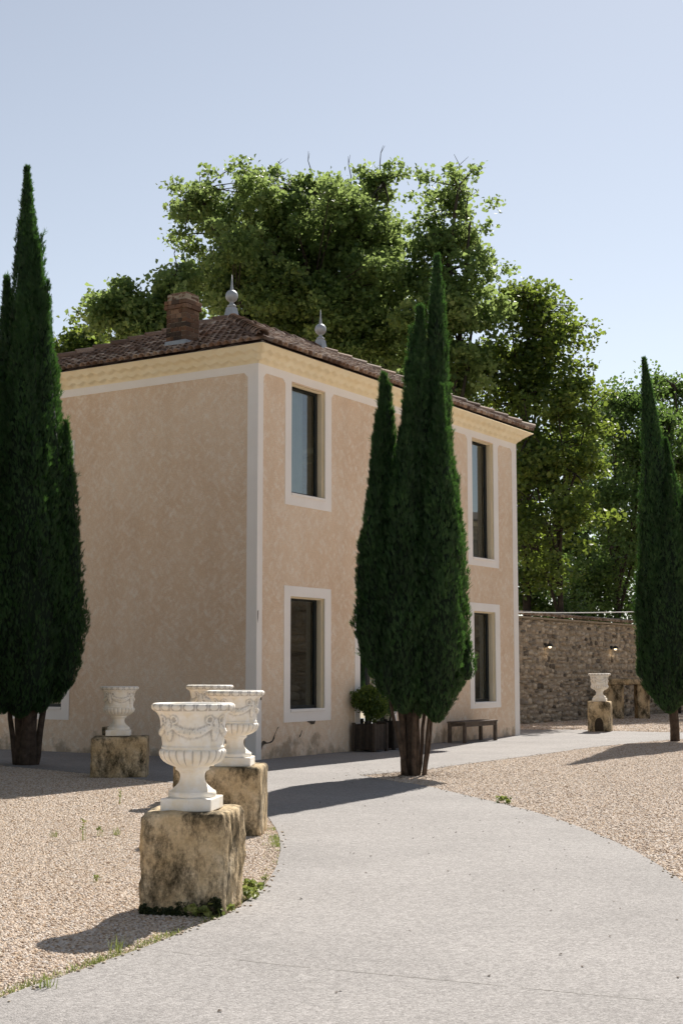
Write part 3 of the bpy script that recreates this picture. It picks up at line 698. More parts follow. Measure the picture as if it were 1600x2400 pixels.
# ------------------------------------------------------------------ rubble walls
def stone_layout(length, height, seed, hmin=.09, hmax=.21, lmin=.12, lmax=.38):
    rr = random.Random(seed); out = []; z = 0
    while z < height - .05:
        h = min(rr.uniform(hmin, hmax), height - z); x = -rr.uniform(0, .2)
        while x < length:
            l = rr.uniform(lmin, lmax) * (0.75 + h)
            if h > .2 and rr.random() < .35:
                k = rr.uniform(.4, .6); out.append((x, z, l, h * k)); out.append((x + rr.uniform(-.02, .02), z + h * k, l, h * (1 - k)))
            else: hh = h * rr.uniform(.72, 1.12); out.append((x, z + rr.uniform(-.05, .05), l, hh))
            x += l
        z += h
    return out
def stone_geo(seed):
    rr = random.Random(seed)
    b = MB(); v = []
    n = rr.choice((7, 8, 9)); ring = []
    for k in range(n):
        a = 2 * math.pi * (k + rr.uniform(-.25, .25)) / n; c_, s_ = math.cos(a), math.sin(a); q_ = 1 / max(abs(c_), abs(s_)) ** 0.75
        ring.append((0.485 * c_ * q_ * rr.uniform(.88, 1.0), 0.485 * s_ * q_ * rr.uniform(.88, 1.0)))
    v = [(x, 0.5, z) for x, z in ring] + [(x, -0.15 + rr.uniform(-.1, .1), z) for x, z in ring] + [(x * .72 + rr.uniform(-.03, .03), -0.42 + rr.uniform(-.12, .12), z * .72 + rr.uniform(-.03, .03)) for x, z in ring] + [(0, -.5 + rr.uniform(-.1, .1), 0)]
    f = []
    for k in range(n):
        k2 = (k + 1) % n
        f += [(k, k2, n + k2, n + k), (n + k, n + k2, 2 * n + k2, 2 * n + k), (2 * n + k, 2 * n + k2, 3 * n)]
    b.add(v, f); return b
STV = [stone_geo(k) for k in range(18)]
STM = []
for b in STV:
    me = b.mesh('stone'); me.materials.append(M_stone); STM.append(me)
def rubble_wall(name, label, origin, direction, length, height, thick, seed, nind, near_first=True, lay=None, cat='wall'):
    root = empty(name, origin, math.atan2(direction[1], direction[0])); tag(root, label, cat)
    c_ = MB(); c_.box(-.3, length + .3, .035, thick, -.2, height); core = c_.build('mortar_core', M_mortar, root)
    L = stone_layout(length, height, seed, **(lay or {})); rr = random.Random(seed + 1)
    RM = Matrix.Translation(Vector(origin)) @ Matrix.Rotation(math.atan2(direction[1], direction[0]), 4, 'Z')
    L.sort(key=lambda t: (RM @ Vector((t[0], 0, t[1])) - cam.location).length)
    V, F3, F4, TT = [], [], [], []
    for i, (x, z, l, h) in enumerate(L):
        if z + h > height: h = height - z
        M = Matrix.Translation((x + l / 2, .03 + rr.uniform(-.02, .03), z + h / 2)) @ Matrix.Rotation(rr.uniform(-.16, .16), 4, 'Y') @ Matrix.Diagonal((l - .016, .10, h - .014, 1))
        k = rr.randrange(18)
        if i < nind: link('stone', STM[k], None, root, M)
        else:
            n = len(V); V += [tuple(M @ Vector(p)) for p in STV[k].v]; TT += [rr.random()] * len(STV[k].v)
            for q_ in STV[k].f:
                if len(q_) == 4: F3 += [(q_[0] + n, q_[1] + n, q_[2] + n), (q_[0] + n, q_[2] + n, q_[3] + n)]
                else: F3.append(tuple(a + n for a in q_))
    if V:
        me = fast_mesh('stonework', np.array(V), np.array(F3), np.array(TT))
        bm = bmesh.new(); bm.from_mesh(me); bmesh.ops.recalc_face_normals(bm, faces=bm.faces); bm.to_mesh(me); bm.free()
        o = link('stonework', me, M_stonej, root); o['kind'] = 'stuff'
    return root
WD = (math.sin(ANG), math.cos(ANG), 0)
W0 = Vector((5.2, 40.87, 0)) - Vector(WD) * 3.0
gw = rubble_wall('garden_wall', 'old rubble stone garden wall with tiled coping beyond the house', W0, WD, 19.5, 3.08, 0.5, 21, 300)
# coping tiles, laid across the wall top
v, f = tile_geo(0.30, 0.62, 0.10, 0.02, 6, 0.9, 9); b = MB(); b.add(v, f); COP = b.mesh('coping_tile', True); COP.materials.append(M_cop)
cb = MB(); cb.box(-.2, 19.7, -.06, .56, 3.082, 3.14); cb.build('coping_bed', M_mortar, gw)
for k in range(70):
    M = Matrix.Translation((0.1 + k * .275, -.12, 3.13 + random.uniform(-.01, .01))) @ Matrix.Rotation(rad(12), 4, 'X') @ Matrix.Rotation(random.uniform(-.06, .06), 4, 'Z')
    link('coping_tile', COP, None, gw, M)
# stone building across the yard (what the ground-floor panes mirror)
bw = rubble_wall('stone_building', 'long rubble stone barn facing the house across the yard', Vector((29.4, 56, 0)), (-0.15, -0.989, 0), 40, 7.9, 5.0, 33, 0, lay=dict(hmin=.2, hmax=.4, lmin=.3, lmax=.8), cat='barn')
q = MB(); q.box(-.4, 40.4, -.35, 0.02, 7.9, 8.12); q.build('eaves_beam', M_cornice, bw)
q = MB(); q.add([(-.5, -.5, 8.05), (40.5, -.5, 8.05), (40.5, 5.3, 9.2), (-.5, 5.3, 9.2), (-.5, -.5, 8.14), (40.5, -.5, 8.14), (40.5, 5.3, 9.3), (-.5, 5.3, 9.3)],
               [(3, 2, 1, 0), (4, 5, 6, 7), (0, 1, 5, 4), (1, 2, 6, 5), (2, 3, 7, 6), (3, 0, 4, 7)]); q.build('roof', M_deck, bw)

# wall lamps
def wall_lamp(t, z, label):
    p = Vector((5.2, 40.87, 0)) + Vector(WD) * t; r = empty('wall_lamp', (p.x, p.y, z), math.atan2(WD[1], WD[0])); tag(r, label, 'lamp', 'lit wall lamps')
    b = MB(); b.box(-.05, .05, -.05, .03, -.03, .10); b.build('bracket', M_lamp, r, bevel=.006)
    b = MB(); b.lathe([(.02, .10), (.06, .08), (.10, .02), (.105, .0), (.095, .0)], 20, (0, -.15, 0)); b.build('lamp_shade', M_lamp, r, smooth=True)
    b = MB(); b.lathe([(.01, -.05), (.035, -.045), (.05, -.015), (.04, .015)], 16, (0, -.15, 0)); b.build('bulb', M_bulb, r, smooth=True)
    l = bpy.data.lights.new('lamp_glow', 'POINT'); l.energy = 0.35; l.color = (1, .72, .42); l.shadow_soft_size = .07
    lo = bpy.data.objects.new('lamp_glow', l); C.objects.link(lo); lo.parent = r; lo.location = (0, -.15, -.16)
M_bulb = emit('warm_bulb', (1.0, 0.80, 0.52), 1.6)
wall_lamp(1.82, 2.27, 'small lit wall lamp nearest the house corner'); wall_lamp(7.2, 2.27, 'small lit wall lamp above the stone urn by the wall')

# white cable from the house to the cypress on the right
b = MB(); a_, c_ = HM @ Vector((HL + .01, .35, 2.98)), Vector((7.35, 31.5, 2.90))
pts = [a_.lerp(c_, k / 12) - Vector((0, 0, .03 * math.sin(math.pi * k / 12))) for k in range(13)]
b.tube(pts, [.011] * 13, 6); tag(b.build('cable', M_white, smooth=True), 'thin white cable stretched from the house corner to the right cypress', 'cable')

# ------------------------------------------------------------------ rough stone blocks
def block_mesh(name, sx, sy, sz, seed, rough=.02, n=20, groove=0.0, chip=0.032):
    bm = bmesh.new(); bmesh.ops.create_cube(bm, size=1.0)
    bmesh.ops.subdivide_edges(bm, edges=list(bm.edges), cuts=n, use_grid_fill=True)
    off = Vector((seed * 7.3, seed * 3.1, seed * 1.7)); hv = Vector((sx / 2, sy / 2, sz / 2))
    for v in bm.verts:
        p = Vector((v.co.x * sx, v.co.y * sy, v.co.z * sz))
        # round the edges unevenly
        ed = sorted([hv[i] - abs(p[i]) for i in range(3)])
        rr_ = chip * (0.5 + 0.9 * max(0, noise.noise(p * 3.1 + off) + .3))
        if ed[1] < rr_:
            k = 1 - (rr_ - ed[1]) ** 2 / rr_ * 0.55
            m = 0.5 * (rr_ - ed[1]) ** 2 / rr_
            for i in range(3):
                if hv[i] - abs(p[i]) < rr_: p[i] -= math.copysign(m, p[i])
        d_ = rough * (noise.noise(p * 5 + off) + .6 * noise.noise(p * 13 + off) + .35 * noise.noise(p * 31 + off))
        nrm = Vector((v.normal.x, v.normal.y, v.normal.z))
        if groove and nrm.x > .7:
            d_ += groove * (noise.noise(Vector((p.y * 16, p.z * 2.2, seed))) + .7 * noise.noise(Vector((p.y * 30, p.z * 4, seed))))
        p += nrm * d_
        v.co = p + Vector((0, 0, sz / 2 - .03))
    me = bpy.data.meshes.new(name); bm.to_mesh(me); bm.free(); me.polygons.foreach_set('use_smooth', [True] * len(me.polygons))
    return me
def pedestal(pos, rz, size, label, seed, group='weathered stone urn pedestals', **kw):
    o = link('stone_pedestal', block_mesh('stone_pedestal', *size, seed, **kw), M_lime); o.location = pos; o.rotation_euler = (0, 0, rz)
    return tag(o, label, 'pedestal', group)
pedestal((-1.005, 9.62, 0), rad(-9), (.575, .60, .685), 'large mossy limestone block under the foremost urn', 1, groove=.022, rough=.014)
pedestal((-1.07, 13.95, 0), rad(-4), (.62, .62, .685), 'dark stained stone block under the second urn from the front', 2, rough=.010)
pedestal((-1.72, 17.35, 0), rad(-3), (.60, .60, .70), 'stone block hidden behind the two foremost urns', 3, rough=.010)
pedestal((-3.31, 21.15, 0), rad(4), (.82, .60, .63), 'wide streaked stone block under the leftmost urn', 4, rough=.010)
p5 = pedestal((6.64, 36.2, 0), rad(-16), (.58, .58, .80), 'yellowed stone block with arched niche under the far right urn', 5, rough=.008, n=14)
nb = MB(); pr = [(-.11, .02), (.11, .02), (.11, .22), (.085, .30), (.045, .345), (0, .36), (-.045, .345), (-.085, .30), (-.11, .22)]
nb.add([(x, -.30, z) for x, z in pr] + [(x, -.20, z) for x, z in pr], [tuple(range(9))] + [(i, (i + 1) % 9, 9 + (i + 1) % 9, 9 + i) for i in range(9)])
nb.build('niche', M_soil, p5)
o = link('stone_pedestal', block_mesh('stone_pedestal', .55, .5, .64, 6, .01, 12), M_lime); o.location = (-6.25, 23.9, 0); o.rotation_euler = (0, 0, .1)
tag(o, 'grey stone block at the left edge beside the cypress trunk', 'pedestal', 'weathered stone urn pedestals')
o = link('stone_block', block_mesh('stone_block', .34, .3, .60, 7, .012, 12), M_lime); o.location = (-4.08, 25.3, 0); o.rotation_euler = (0, 0, -.5)
tag(o, 'small grey stone block against the left wall behind the leftmost urn', 'stone block')

# old stone trough and slabs by the garden wall
tr = empty('stone_table', (8.95, 45.3, 0), math.atan2(WD[1], WD[0]) - rad(57)); tag(tr, 'old stone slab table on blocks in front of the garden wall', 'stone table')
o = link('slab', block_mesh('slab', 1.65, .75, .20, 11, .012, 12), M_lime, tr); o.location = (0.25, 0, 1.12)
o = link('support', block_mesh('support', .74, .55, 1.13, 12, .01, 12), M_lime, tr); o.location = (-.28, 0, 0)
o = link('support', block_mesh('support', .40, .55, 1.13, 13, .01, 12), M_lime, tr); o.location = (.72, 0, 0)

# ------------------------------------------------------------------ urns
K = .000812
UP = [(195, 1136), (203, 1128), (206, 1112), (205, 1095), (198, 1082), (182, 1078), (176, 1070), (160, 1058), (140, 1040), (120, 1018), (108, 990), (104, 965), (107, 940), (116, 922), (130, 912), (142, 906),
      (145, 896), (142, 886), (150, 878), (180, 868), (218, 850), (250, 828), (272, 802), (284, 772), (285, 752), (280, 737), (270, 730), (264, 724), (268, 716), (268, 706), (261, 700), (260, 690),
      (262, 670), (266, 640), (270, 600), (273, 560), (277, 520), (282, 485), (290, 455), (303, 430), (320, 412), (335, 404), (341, 398), (349, 386), (353, 370), (351, 354), (344, 343), (334, 339),
      (318, 340), (308, 350), (296, 380), (270, 450), (255, 560), (245, 660)]
def dens(pr):
    out = []
    for i in range(len(pr) - 1):
        (r0, y0), (r1, y1) = pr[i], pr[i + 1]; n = max(1, int(math.hypot(r1 - r0, y1 - y0) / 7))
        for k in range(n): out.append((r0 + (r1 - r0) * k / n, y0 + (y1 - y0) * k / n))
    out.append(pr[-1]); return out
def urn_mesh():
    pr = dens(UP); n = 220; V = np.zeros((len(pr) * n, 3)); GR = np.zeros((len(pr), n))
    inner = False; i_in = next(i for i, (r, y) in enumerate(pr) if i > 60 and y <= 340)
    split = next(i for i, (r, y) in enumerate(pr) if y <= 896)
    for i, (r, y) in enumerate(pr):
        for k in range(n):
            a = 2 * math.pi * k / n; d = 0.0
            if i <= i_in:
                if 728 < y < 880:      # gadroons
                    ph = a * 24 / 2; env = min(1, (880 - y) / 60, max(0.25, (y - 724) / 18)); d += env * 15 * (abs(math.sin(ph)) ** 0.55 - .75)
                elif 343 < y < 402:    # egg and dart
                    ph = (a * 20 / (2 * math.pi)) % 1.0; e = ((ph - .5) / .34) ** 2 + ((y - 370) / 24) ** 2
                    if .55 < e < 1.05: d += 6.5
                    elif e < .55: d += 3.2 * (1 - e / .55) + 1
                    elif ph < .07 or ph > .93: d += 3.5 * max(0, 1 - abs(y - 380) / 26)
                    else: d -= 6.0
                elif 415 < y < 690:    # frieze: swags between masks
                    ph = (a * 4 / (2 * math.pi) + .36) % 1.0; t = (ph - .5) * 2
                    sw = 600 - 95 * t * t - 10; e = (y - sw) / (30 + 8 * (1 - t * t))
                    if abs(e) < 1 and abs(t) < .82:
                        d += 23 * (1 - e * e) * (0.75 + .5 * noise.noise(Vector((a * 22, y * .06, 1)))) + 7 * noise.noise(Vector((a * 34, y * .11, 7)))
                    tm = abs(abs(t) - 1.0)
                    em = (tm / .20) ** 2 + ((y - 560) / 95) ** 2
                    if em < 1: d += 30 * (1 - em) ** .6 * (0.8 + .5 * noise.noise(Vector((a * 20, y * .045, 3)))) + 6 * noise.noise(Vector((a * 40, y * .1, 9)))
                    ev = ((tm - .30) / .16) ** 2 + ((y - 475) / 36) ** 2
                    if .35 < ev < 1: d += 12
                    d += 2.2 * noise.noise(Vector((a * 14, y * .03, 5)))
            GR[i, k] = d
            rr_ = (r + d) * K; V[i * n + k] = (rr_ * math.cos(a), rr_ * math.sin(a), (1240 - y) * K)
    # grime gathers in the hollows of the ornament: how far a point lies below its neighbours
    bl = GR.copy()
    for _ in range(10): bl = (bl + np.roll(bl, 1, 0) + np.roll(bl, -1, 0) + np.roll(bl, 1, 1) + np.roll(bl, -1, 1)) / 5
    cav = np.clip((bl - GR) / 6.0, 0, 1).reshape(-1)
    def part(i0, i1, cap):
        F = []
        for i in range(i0, i1):
            for k in range(n): F.append((i * n + k, i * n + (k + 1) % n, (i + 1) * n + (k + 1) % n, (i + 1) * n + k))
        F = np.array(F); idx = np.arange(i0 * n, (i1 + 1) * n)
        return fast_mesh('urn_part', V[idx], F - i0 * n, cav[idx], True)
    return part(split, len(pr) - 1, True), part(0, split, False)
URN_BOWL, URN_FOOT = urn_mesh(); URN_BOWL.name = 'bowl'; URN_FOOT.name = 'foot'
b = MB(); b.box(-.178, .178, -.178, .178, 0, .086); URN_PL = b.mesh('plinth', bevel=.008, seg=2)
b = MB(); b.lathe([(.01, .44), (.19, .44)][::-1] + [(.001, .45)], 30); URN_SOIL = b.mesh('soil')
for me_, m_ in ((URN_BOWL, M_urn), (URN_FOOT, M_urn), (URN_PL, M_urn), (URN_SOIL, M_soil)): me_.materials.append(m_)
def urn(pos, rz, label, sc=1.0):
    r = empty('urn', pos, rz); r.scale = (sc,) * 3; tag(r, label, 'urn', 'white classical garden urns')
    link('bowl', URN_BOWL, None, r); link('foot', URN_FOOT, None, r); link('plinth', URN_PL, None, r); link('soil', URN_SOIL, None, r)
urn((-1.01, 9.60, .655), rad(-9), 'white footed urn with garlands, the largest and nearest, on mossy block', 0.975)
urn((-1.05, 13.9, .655), rad(-4), 'second white urn from the front, partly behind the nearest urn')
urn((-1.62, 17.3, .67), rad(9), 'white urn whose rim shows behind the two nearest urns')
urn((-3.34, 21.15, .605), rad(4), 'leftmost white urn, standing alone on a wide streaked block')
urn((6.64, 36.2, .765), rad(-16), 'small far white urn in front of the garden wall', 0.98)

# ------------------------------------------------------------------ bench and planters by the house
bench = empty('bench', HM @ Vector((7.65, -.38, 0)), rad(90) - ANG); tag(bench, 'low dark wooden bench against the house wall', 'bench')
q = MB()
for k in range(3): 
    q = MB(); q.box(-.80, .80, -.22 + k * .15, -.08 + k * .15, .43, .465); q.build('seat_board', M_wood, bench, bevel=.004)
q = MB(); q.box(-.74, .74, -.195, -.165, .35, .43); q.box(-.74, .74, .165, .195, .35, .43); q.build('apron', M_wood, bench)
for sx in (-1, 1):
    for sy in (-1, 1):
        q = MB(); q.box(sx * .745 - .035, sx * .745 + .035, sy * .18 - .035, sy * .18 + .035, 0, .429); q.build('leg', M_wood, bench, bevel=.004)

def planter(u, y, sz, h, label):
    r = empty('planter', HM @ Vector((u, y, 0)), rad(90) - ANG); tag(r, label, 'planter', 'wooden planters by the door')
    s = sz / 2
    for sx in (-1, 1):
        for sy in (-1, 1):
            q = MB(); q.box(sx * s - .03, sx * s + .03, sy * s - .03, sy * s + .03, 0, h + .03); q.build('post', M_planter, r, bevel=.005)
    n = 5
    for side in range(4):
        for k in range(n):
            a0 = -s + .034 + (sz - .068) * k / n + .003; a1 = -s + .034 + (sz - .068) * (k + 1) / n - .003
            q = MB()
            d0, d1 = s - .012, s + .010
            if side == 0: q.box(a0, a1, -d1, -d0, .05, h)
            elif side == 1: q.box(a0, a1, d0, d1, .05, h)
            elif side == 2: q.box(-d1, -d0, a0, a1, .05, h)
            else: q.box(d0, d1, a0, a1, .05, h)
            q.build('plank', M_planter, r)
    q = MB(); q.box(-s + .02, s - .02, -s + .02, s - .02, .04, h - .05); q.build('soil', M_soil, r)
    return r
planter(3.33, -.34, .46, .53, 'dark wooden planter box left of the cypress against the wall')
planter(4.15, -.30, .44, .56, 'dark planter box behind the cypress by the door')

# ------------------------------------------------------------------ foliage
def leaf_cloud(cl, per, spread, size, rng, tint_c, flat=.65, up=.35):
    """cl (n,3) clump centres -> folded leaves of 4 triangles around them"""
    n = len(cl) * per
    base = np.repeat(cl, per, 0) + rng.normal(size=(n, 3)) * spread * np.array([1, 1, flat])
    nrm = rng.normal(size=(n, 3)); nrm[:, 2] += up * 2; nrm /= np.linalg.norm(nrm, axis=1, keepdims=True)
    t = rng.normal(size=(n, 3)); t[:, 2] -= .35; t -= nrm * (t * nrm).sum(1, keepdims=True); t /= np.linalg.norm(t, axis=1, keepdims=True)
    s = np.cross(nrm, t); L_ = size * rng.uniform(.65, 1.3, (n, 1)); Wd = L_ * rng.uniform(.36, .5, (n, 1)); fold = nrm * L_ * .13
    v = np.stack([base - t * L_ * .5, base - t * L_ * .12 + s * Wd + fold, base + t * L_ * .5 - nrm * L_ * .08, base - t * L_ * .12 - s * Wd + fold, base + t * L_ * .22 + s * Wd * .6 + fold * .4, base + t * L_ * .22 - s * Wd * .6 + fold * .4], 1)
    V = v.reshape(-1, 3); i = np.arange(n)[:, None] * 6
    F = np.concatenate([i + np.array([[0, 1, 4]]), i + np.array([[0, 4, 2]]), i + np.array([[0, 2, 5]]), i + np.array([[0, 5, 3]])], 0)
    tv = np.clip(np.repeat(tint_c, per) + rng.normal(size=n) * .16, 0, 1)
    return V, F, np.repeat(tv, 6)

def crown_points(blobs, D, dd, rng, dens_, shell=.35, lim=None):
    """clump centres gathered into boughs, the boughs spread through the crown's blobs with gaps between them"""
    P_, T_ = [], []
    for (x, y, rx, ry) in blobs:
        c = at(x * 1.0204, y * 1.0204, D); k = D / FPX * 1.0204; rx, ry = max(.25, rx * k - .5), max(.25, ry * k - .42); ryy = dd * min(1, rx / 2.0 + .3)
        n = max(3, int(dens_ * (rx * ry * ryy) ** .8 / 10.5))
        u = rng.normal(size=(n, 3)); u /= np.linalg.norm(u, axis=1, keepdims=True); r = rng.uniform(shell ** 3, 1, (n, 1)) ** (1 / 3) * rng.uniform(.66, 1.14, (n, 1))
        bo = np.array(c) + u * r * np.array([rx, ryy, ry])
        m = 11; br = rng.uniform(.34, .74, (n, 1, 1))
        q = bo[:, None, :] + rng.normal(size=(n, m, 3)) * br * np.array([.72, .72, .55]); P_.append(q.reshape(-1, 3))
        T_.append(np.repeat(rng.normal(size=n) * .2, m))
    return np.concatenate(P_, 0), np.concatenate(T_, 0)

def leaf_tree(name, label, cat, D, blobs, trunk_x, m, seed, dd=3.0, dens_=42, per=40, spread=.19, size=.165, group='trees behind the house', tr=.28, trunk_top=None, twigs=0, tilt=0.0, yel=.0, trunk_depth=None):
    rng = np.random.default_rng(seed); rr = random.Random(seed)
    b0 = at(trunk_x * 1.0204, 1600, D); root = empty(name, (b0.x, D, 0)); tag(root, label, cat, group)
    R0 = Vector((b0.x, D, 0))
    cl, bt = crown_points(blobs, D, dd, rng, dens_); cl = cl - np.array(R0)
    ok = cl[:, 2] > .4; cl, bt = cl[ok], bt[ok]
    tz = trunk_top if trunk_top else max(cl[:, 2]) * .62
    # limbs: trunk, then limbs to the blobs, then branchlets to the clumps
    mb = MB(); tp = []
    nseg = 7
    for k in range(nseg + 1):
        t = k / nseg; tp.append(Vector((tilt * t * tz + .12 * noise.noise(Vector((t * 3, seed, 0))), .12 * noise.noise(Vector((t * 3, seed, 5))), tz * t - .15 * (k == 0))))
    mb.tube(tp, [tr * (1.25 if k == 0 else 1 - .62 * k / nseg) for k in range(nseg + 1)], 9)
    ends = []
    for (x, y, rx, ry) in blobs:
        c = at(x * 1.0204, y * 1.0204, D) - R0; c.y += rr.uniform(-.3, .3) * dd
        k = rr.randrange(3, nseg + 1); s = tp[k]
        if c.z < s.z: s = tp[max(1, min(range(nseg + 1), key=lambda i: abs(tp[i].z - c.z + 1.2)))]
        mid = s.lerp(c, .5) + Vector((rr.uniform(-.3, .3), rr.uniform(-.3, .3), rr.uniform(.0, .5)))
        w0 = tr * .42; mb.tube([s, s.lerp(mid, .5) + Vector((0, 0, .12)), mid, mid.lerp(c, .6), c], [w0, w0 * .8, w0 * .6, w0 * .42, w0 * .22], 6)
        ends.append((mid, c))
    em = np.array([list(e[1]) for e in ends] + [list(e[0]) for e in ends])
    for i in range(0, len(cl), 3):
        p = Vector(cl[i]); j = int(((em - cl[i]) ** 2).sum(1).argmin()); e = Vector(em[j]); md = e.lerp(p, .5) + Vector((rr.uniform(-.15, .15), rr.uniform(-.15, .15), rr.uniform(-.05, .2)))
        mb.tube([e, md, p], [.035, .022, .008], 4, False)
    top = max(blobs, key=lambda q_: -q_[1])
    for k in range(twigs):      # dead twigs standing clear of the crown
        bl = sorted(blobs, key=lambda q_: q_[1] - q_[3])[k % max(1, len(blobs) // 2)]
        c = at(bl[0] * 1.0204 + rr.uniform(-.4, .4) * bl[2], (bl[1] - bl[3] * .85) * 1.0204, D) - R0
        e = c + Vector((rr.uniform(-.5, .3), 0, rr.uniform(.5, .95))); md = c.lerp(e, .5) + Vector((rr.uniform(-.12, .12), 0, .05))
        mb.tube([c - Vector((0, 0, .5)), c, md, e], [.022, .018, .013, .006], 4); mb.tube([md, md + Vector((rr.uniform(-.4, .4), 0, .28))], [.011, .005], 4)
    mb.build('trunk', M_bark, root, smooth=True)
    tint_c = np.clip(.42 + yel + bt + .08 * rng.normal(size=len(cl)), 0, 1)
    V, F, t_ = leaf_cloud(cl, per, spread, size, rng, tint_c)
    link('crown', fast_mesh('crown', V, F, t_), m, root)
    return root

leaf_tree('lime_tree', 'largest broadleaf tree rising behind the house roof between chimney and cypress', 'tree', 46.5,
          [(500, 530, 85, 90), (458, 478, 40, 54), (600, 468, 78, 74), (690, 456, 78, 68), (785, 470, 80, 78), (880, 436, 42, 72), (640, 590, 160, 105), (800, 590, 130, 115), (560, 680, 140, 80), (720, 700, 180, 100),
           (460, 600, 60, 80), (860, 720, 110, 110), (885, 540, 50, 70), (640, 520, 120, 80), (780, 520, 110, 80), (840, 640, 90, 90), (640, 760, 150, 75), (790, 800, 140, 75), (900, 820, 90, 80), (540, 730, 90, 60)], 690, M_leafA, 101, 4.6, size=.155, per=52, tr=.42, twigs=6, dens_=33)
leaf_tree('lime_tree', 'pale green tree with a forked top behind the forked cypress', 'tree', 44,
          [(1048, 445, 30, 42), (1075, 525, 38, 55), (1010, 560, 60, 70), (955, 640, 75, 90), (1060, 640, 55, 90), (1040, 760, 75, 90), (1090, 720, 38, 80), (940, 780, 65, 90), (1000, 840, 80, 60), (1070, 850, 45, 60), (985, 700, 80, 90), (1030, 880, 90, 70), (950, 860, 70, 70)],
          1020, M_leafA, 102, 3.4, size=.155, per=50, tr=.34, twigs=2, yel=.08, dens_=36)
leaf_tree('lime_tree', 'low spreading leafy tree left of the chimney', 'tree', 43,
          [(285, 690, 45, 30), (340, 720, 60, 50), (395, 650, 50, 50), (420, 720, 70, 80), (255, 715, 22, 20), (300, 770, 60, 45), (370, 770, 80, 50)], 420, M_leafA, 103, 2.0, tr=.22, twigs=2, yel=.10)
leaf_tree('garden_tree', 'small far tree between the left cypress and the chimney', 'tree', 52,
          [(187, 775, 34, 30), (150, 815, 36, 25), (225, 815, 34, 25), (185, 830, 60, 20)], 185, M_leafB, 104, 1.6, tr=.14, spread=.2)
leaf_tree('slender_tree', 'open-crowned tree with a dark visible trunk right of the house roof', 'tree', 45.5,
          [(1175, 715, 55, 45), (1245, 715, 38, 45), (1285, 770, 26, 30), (1205, 780, 75, 45), (1150, 800, 45, 55), (1262, 830, 32, 36), (1180, 870, 80, 45), (1115, 850, 45, 60), (1230, 900, 50, 40), (1150, 920, 70, 45), (1210, 690, 30, 30)],
          1212, M_leafB, 105, 2.0, tr=.17, dens_=15, per=30, trunk_top=11.5, spread=.2, yel=.0, size=.15)
leaf_tree('garden_tree', 'yellow-green tree just right of the house behind the garden wall', 'tree', 44.2,
          [(1312, 890, 32, 40), (1270, 950, 60, 55), (1340, 975, 50, 60), (1240, 1040, 60, 80), (1310, 1070, 85, 85), (1215, 1150, 55, 95), (1300, 1190, 90, 90), (1240, 1290, 70, 80), (1210, 1000, 40, 70), (1195, 1230, 45, 110), (1200, 1080, 40, 80)],
          1290, M_leafB, 106, 3.4, tr=.14, dens_=38, yel=.0, size=.15)
leaf_tree('garden_tree', 'dense green tree behind the garden wall left of the right cypress', 'tree', 51,
          [(1395, 930, 45, 38), (1450, 925, 45, 45), (1400, 1005, 75, 75), (1455, 1080, 65, 110), (1390, 1160, 90, 100), (1430, 1270, 85, 90), (1360, 1320, 90, 70), (1480, 1180, 60, 120), (1470, 1000, 50, 70)],
          1420, M_leafC, 107, 4.0, tr=.18, dens_=36, size=.135, spread=.24)
leaf_tree('garden_tree', 'dense green tree at the right edge behind the right cypress', 'tree', 57,
          [(1535, 895, 36, 45), (1575, 960, 50, 85), (1550, 1080, 60, 110), (1560, 1250, 70, 120), (1530, 1340, 70, 80), (1620, 1000, 50, 120), (1630, 1200, 60, 140)],
          1575, M_leafC, 108, 4.5, tr=.25, dens_=30, size=.15, spread=.26)
leaf_tree('garden_tree', 'leafy tree right behind the garden wall, hidden by the right cypress', 'tree', 50.5,
          [(1530, 960, 45, 60), (1550, 1060, 70, 90), (1520, 1180, 70, 90), (1580, 1200, 70, 110), (1530, 1300, 80, 80)], 1545, M_leafC, 109, 2.4, tr=.22, dens_=38)
leaf_tree('garden_tree', 'dark dense tree farther back between the house and the right cypress', 'tree', 64,
          [(1260, 1080, 90, 120), (1370, 1060, 90, 120), (1230, 1260, 90, 130), (1340, 1250, 110, 130), (1460, 1250, 90, 130), (1470, 1080, 80, 110), (1190, 1150, 60, 130)], 1330, M_leafC, 110, 2.2, tr=.25, dens_=22, size=.19, spread=.32)
for i, (x, y, rx, ry, D, lb) in enumerate(((1235, 1370, 75, 60, 46, 'shaded shrub overhanging the wall coping next to the house'), (1345, 1395, 80, 50, 51, 'shaded shrub above the middle of the garden wall'), (1470, 1400, 90, 60, 56, 'dark shrub above the garden wall beside the right cypress'))):
    leaf_tree('shrub', lb, 'shrub', D, [(x, y, rx, ry), (x + 30, y + 30, rx, ry), (x - 30, y - 25, rx * .7, ry)], x, M_leafC, 120 + i, 1.6, tr=.08, dens_=38, group='shrubs behind the garden wall', trunk_top=2.0, size=.13)

